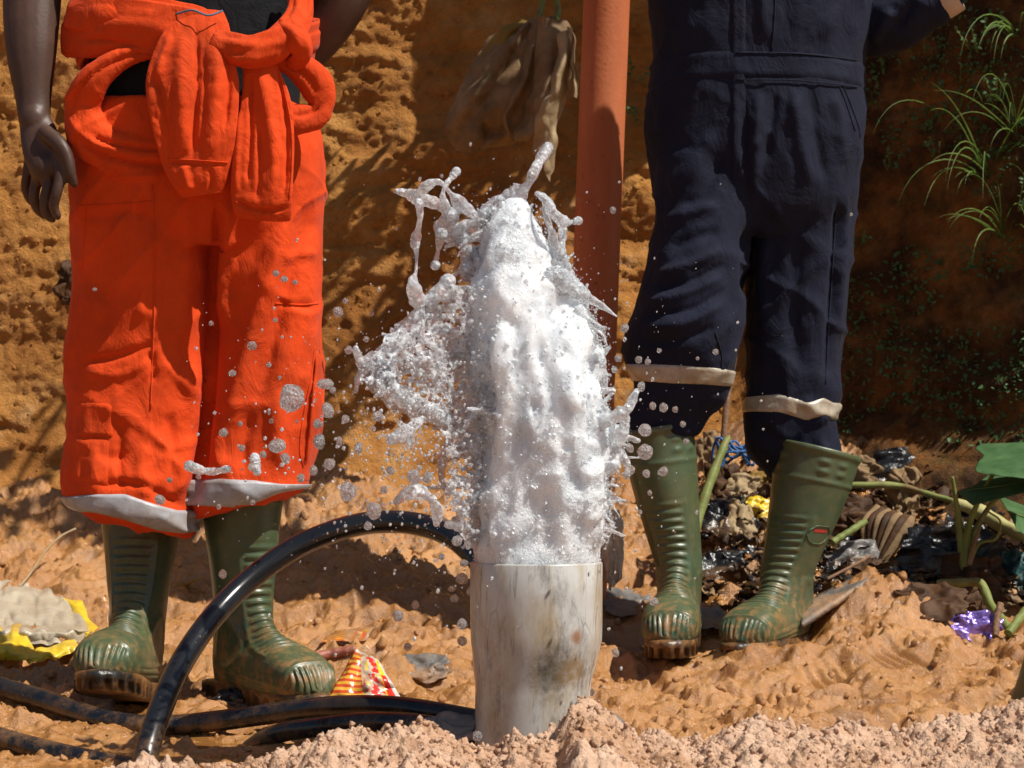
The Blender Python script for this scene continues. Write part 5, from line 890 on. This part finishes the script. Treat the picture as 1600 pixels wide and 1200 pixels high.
# pale and yellow plastic bag on the left
bagc = G(80, 1035); bag = thing('plastic_bag', bagc, 'crumpled clear plastic bag with yellow edges lying on the clay', 'bag')
BR = np.arange(880, 1060, 12.0); BYs = np.array([G(60, r_)[1] for r_ in BR])
def bagpart(nm, ol, orr, Y0, Y1, mat, seed, bul):
    Lq, Rq = cr(ol, 50), cr(orr, 50)
    def fn(u, w):
        i = np.clip((u*49).round().astype(int), 0, 49); p = Lq[i]*(1-w[:, None])+Rq[i]*w[:, None]; q = np.column_stack([p/38, u*0]); dd = np.interp(p[:, 1], BR, BYs)-.05-bul*np.sin(np.pi*u)*np.sin(np.pi*w)*.6+.030*ridged(q*.42, 3, seed)+.006*fbm(q*2.4, 3, seed+2)+(Y0-Y1)*0; px, py = p[:, 0]+3*vn(q*3, seed), p[:, 1]+4*vn(q*3, seed+1); return np.column_stack([(px-800)/FPX*dd, dd, ZC-(py-HZ)/FPX*dd])
    o = mk(nm, sheet(fn, 50, 60), mat, bag); s = o.modifiers.new('thickness', 'SOLIDIFY'); s.thickness = .001; return o
bagpart('clear_film', [(-60, 900), (-60, 960), (-60, 1010)], [(40, 912), (100, 935), (140, 985)], 4.30, 3.86, M['bag'], 41, .05)
bagpart('clear_film', [(-60, 930), (-50, 970), (0, 1010)], [(130, 962), (142, 985), (120, 1005)], 4.10, 3.84, M['bag'], 44, .06)
bagpart('yellow_film', [(98, 938), (118, 960), (128, 985), (130, 1000)], [(130, 942), (140, 965), (157, 985), (156, 1008)], 4.02, 3.86, M['yplastic'], 47, .03)
bagpart('yellow_film', [(-60, 985), (-60, 1015), (-40, 1036)], [(32, 978), (52, 1010), (60, 1030)], 3.86, 3.72, M['yplastic'], 50, .05)
bagpart('yellow_film', [(40, 1018), (40, 1030), (45, 1040)], [(116, 1000), (122, 1012), (112, 1022)], 3.84, 3.74, M['yplastic'], 53, .03)
# snack packets: printed flat packets with a bulge
def packet(c4_, label, seed, mt='packet'):
    a = np.array([P(*q) for q in c4_]); n_ = 26; u, w = np.meshgrid(np.linspace(0, 1, n_), np.linspace(0, 1, n_), indexing='ij'); u, w = u.ravel(), w.ravel()
    V = (a[0]*(1-u[:, None])+a[1]*u[:, None])*(1-w[:, None])+(a[3]*(1-u[:, None])+a[2]*u[:, None])*w[:, None]; q = np.column_stack([u, w, u*0]); bul = .012*np.sin(np.pi*u)*np.sin(np.pi*w)+.010*ridged(q*2.6, 3, seed); V = V+np.outer(bul, (0, -1, .35))
    me = new_mesh('snack_packet', V, grid(n_, n_)); at = me.attributes.new('flat', 'FLOAT_VECTOR', 'POINT'); at.data.foreach_set('vector', np.column_stack([u, 1-w, u*0]).astype(np.float32).ravel())
    o = link('snack_packet', me, M[mt], origin=V.mean(0)); s = o.modifiers.new('thickness', 'SOLIDIFY'); s.thickness = .001; return tag(o, label, 'packet', 'snack packets in the mud')
packet([(556, 1013, 3.26), (592, 1033, 3.24), (628, 1092, 3.18), (512, 1094, 3.18)], 'red and yellow striped snack packet standing in the mud before the hose', 3)
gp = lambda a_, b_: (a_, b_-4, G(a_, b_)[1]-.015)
packet([gp(525, 988), gp(585, 984), gp(572, 1004), gp(500, 1008)], 'muddy snack packet lying flat behind the striped one, colour darkened for shade', 5, 'packet_shaded')
crumple('corrugated_scrap', 556, 1186, 62, 40, simple('brown_card', (.28, .14, .06), .8), 'small brown corrugated scrap poking out of the pale sand', 'scrap', 31, .4, 20, .1, Y=2.40)
crumple('dark_shred', 530, 1178, 40, 30, M['gplastic'], 'dark shred lying beside the corrugated scrap in the sand', 'scrap', 32, .4, 20, .3, Y=2.40)

# young taro at the foot of the dark bank
tb = P(1508, 888, 4.22); taro = thing('taro_plant', tb, 'young taro plant with broad green leaves at the foot of the bank', 'plant')
for L, r in (([(1508, 890, 4.22), (1500, 830, 4.22), (1494, 785, 4.21), (1488, 745, 4.20)], [.010, .008, .005, .003]), ([(1509, 890, 4.22), (1512, 830, 4.21), (1528, 785, 4.19), (1552, 740, 4.16)], [.010, .007, .005, .004]), ([(1512, 885, 4.22), (1520, 840, 4.22), (1540, 800, 4.23), (1565, 770, 4.22)], [.008, .006, .005, .004]), ([(1515, 880, 4.21), (1530, 850, 4.20), (1556, 842, 4.18), (1563, 815, 4.17), (1545, 800, 4.16)], [.004, .003, .003, .002, .002])):
    mk('stalk', tube([P(*q) for q in L], r, m=10, n=40), M['stem'], taro)
mk('stalk', tube([P(*q) for q in [(1514, 882, 4.21), (1522, 850, 4.2), (1535, 815, 4.19)]], [.006, .005, .001], m=8, n=24), M['deadleaf'], taro)
def taro_leaf(ol, orr, Y0, Y1, seed, curl):
    Lq, Rq = cr(ol, 44), cr(orr, 44)
    def fn(u, w):
        i = np.clip((u*43).round().astype(int), 0, 43); p = Lq[i]*(1-w[:, None])+Rq[i]*w[:, None]; dd = Y0+(Y1-Y0)*w+(.5-u)*.20+curl*np.abs(u-.5)**1.5+.0022*np.sin(w*22)*np.abs(u-.5)*2+.004*vn(np.column_stack([p/20, u*0]), seed); return np.column_stack([(p[:, 0]-800)/FPX*dd, dd, ZC-(p[:, 1]-HZ)/FPX*dd])
    return sheet(fn, 44, 40)
for nm, ol, orr, a, b, sd, cu in (('leaf', [(1536, 694), (1524, 700), (1536, 712), (1528, 722), (1524, 736), (1545, 742)], [(1640, 690), (1650, 705), (1655, 720), (1655, 732), (1650, 745), (1640, 752)], 4.16, 4.05, 61, .06), ('leaf', [(1545, 742), (1520, 760), (1498, 768), (1510, 782), (1520, 790)], [(1640, 728), (1645, 738), (1640, 750), (1630, 758), (1618, 766)], 4.17, 4.08, 63, .08), ('leaf', [(1560, 775), (1575, 800), (1590, 830)], [(1625, 800), (1640, 820), (1630, 850)], 4.24, 4.2, 65, .03)):
    l = mk(nm, taro_leaf(ol, orr, a, b, sd, cu), M['green'], taro); s = l.modifiers.new('thickness', 'SOLIDIFY'); s.thickness = .0008
    mid = [(np.array(ol[len(ol)//2]))*(1-t_)+np.array(orr[len(orr)//2])*t_ for t_ in (0, .33, .66, 1)]; mk('midrib', tube([P(q[0], q[1], a+(b-a)*t_-.003) for q, t_ in zip(mid, (0, .33, .66, 1))], .0016, m=6, n=20), M['stem'], l)
# dark boot of somebody standing just out of view
ob = boot(None, P(1648, 1252, 2.70), 200, (.42, .05), 0, .9, 1.0, name='rubber_boot'); tag(ob, 'dark green rubber boot standing behind the end of the sand heap', 'boot')
# rotting leaf litter over the heap
n = 2600; g = np.random.default_rng(33); cx = g.uniform(.30, 1.15, n); cy_ = g.uniform(4.12, 4.72, n); k = (cx-.3)*.5+(cy_-4.1) > .12; cx, cy_ = cx[k], cy_[k]; cz = ground_h(cx, cy_)
cl = []
for j, (a, b, c) in enumerate(zip(cx, cy_, cz)):
    n_ = 7; u, w = np.meshgrid(np.linspace(-1, 1, n_), np.linspace(-1, 1, n_), indexing='ij'); u, w = u.ravel(), w.ravel(); q = np.column_stack([u, w, u*0])+j*3.7; e_ = np.sqrt(1-.5*w*w); sz_ = .007+.021*g.random()**2; V = np.column_stack([u*e_*(1+.3*vn(q, 1)), w*np.sqrt(1-.5*u*u)*g.uniform(.25, .8)*(1+.3*vn(q, 2)), .55*fbm(q*1.1, 2, 3)+.25*ridged(q*2, 2, 4)])*sz_
    al, be = g.uniform(0, 6.28), g.normal(0, .6); ca, sa, cb, sb_ = math.cos(al), math.sin(al), math.cos(be), math.sin(be); V = V@np.array(((ca, sa, 0), (-sa, ca, 0), (0, 0, 1)))@np.array(((1, 0, 0), (0, cb, sb_), (0, -sb_, cb))); cl.append((V+np.array((a, b, c+g.uniform(.0, .014))), grid(n_, n_)))
for nm, mt, sel in (('leaf_litter', M['brownleaf'], lambda i: i % 4 < 2), ('dry_litter', M['deadleaf'], lambda i: i % 4 == 2), ('plastic_litter', M['bplastic'], lambda i: i % 4 == 3)):
    L = [c for i, c in enumerate(cl) if sel(i)]; tag(mk(nm, (np.vstack([c[0] for c in L]), np.vstack([c[1]+49*i for i, c in enumerate(L)])), mt, origin=(.8, 4.4, .2)), {'leaf_litter': 'mass of rotting dark leaf bits covering the rubbish heap', 'dry_litter': 'brown dry leaf bits mixed through the rubbish heap', 'plastic_litter': 'shreds of black plastic mixed through the rubbish heap'}[nm], 'litter', kind='stuff')

# unseen bush added above the bank's lip to shade the wall
sb = np.array((.55, 4.75, 1.72)); shade_shrub = thing('shade_shrub', sb, 'unseen leafy bush added over the clay bank lip to shade it', 'shade_shrub'); g = np.random.default_rng(44)
for i in range(9):
    x0 = -.05+i*.085; p0 = np.array((x0, 4.86+.1*g.random(), 1.80)); p1 = p0+np.array((g.normal(0, .06), -.25-.15*g.random(), .18+.1*g.random())); p2 = p1+np.array((g.normal(0, .08), -.22-.12*g.random(), .02)); p3 = p2+np.array((g.normal(0, .05), -.10, -.12))
    mk('branch', tube([p0, p1, p2, p3], [.010, .008, .005, .002], m=7, n=20), M['twig'], shade_shrub); L = []
    for k in range(60):
        u = g.random()*3; a, b = (p0, p1) if u < 1 else ((p1, p2) if u < 2 else (p2, p3)); c = a+(b-a)*(u % 1)+g.normal(0, .035, 3); c[2] = max(c[2], 1.70); L.append(leafcard(c, g.normal(0, 1, 3)+np.array((0, -.3, -.4)), g.uniform(.05, .11), g.uniform(.015, .03), g))
    tag(mk('foliage', (np.vstack([c[0] for c in L]), np.vstack([c[1]+12*j for j, c in enumerate(L)])), M['green'], shade_shrub), kind='stuff')
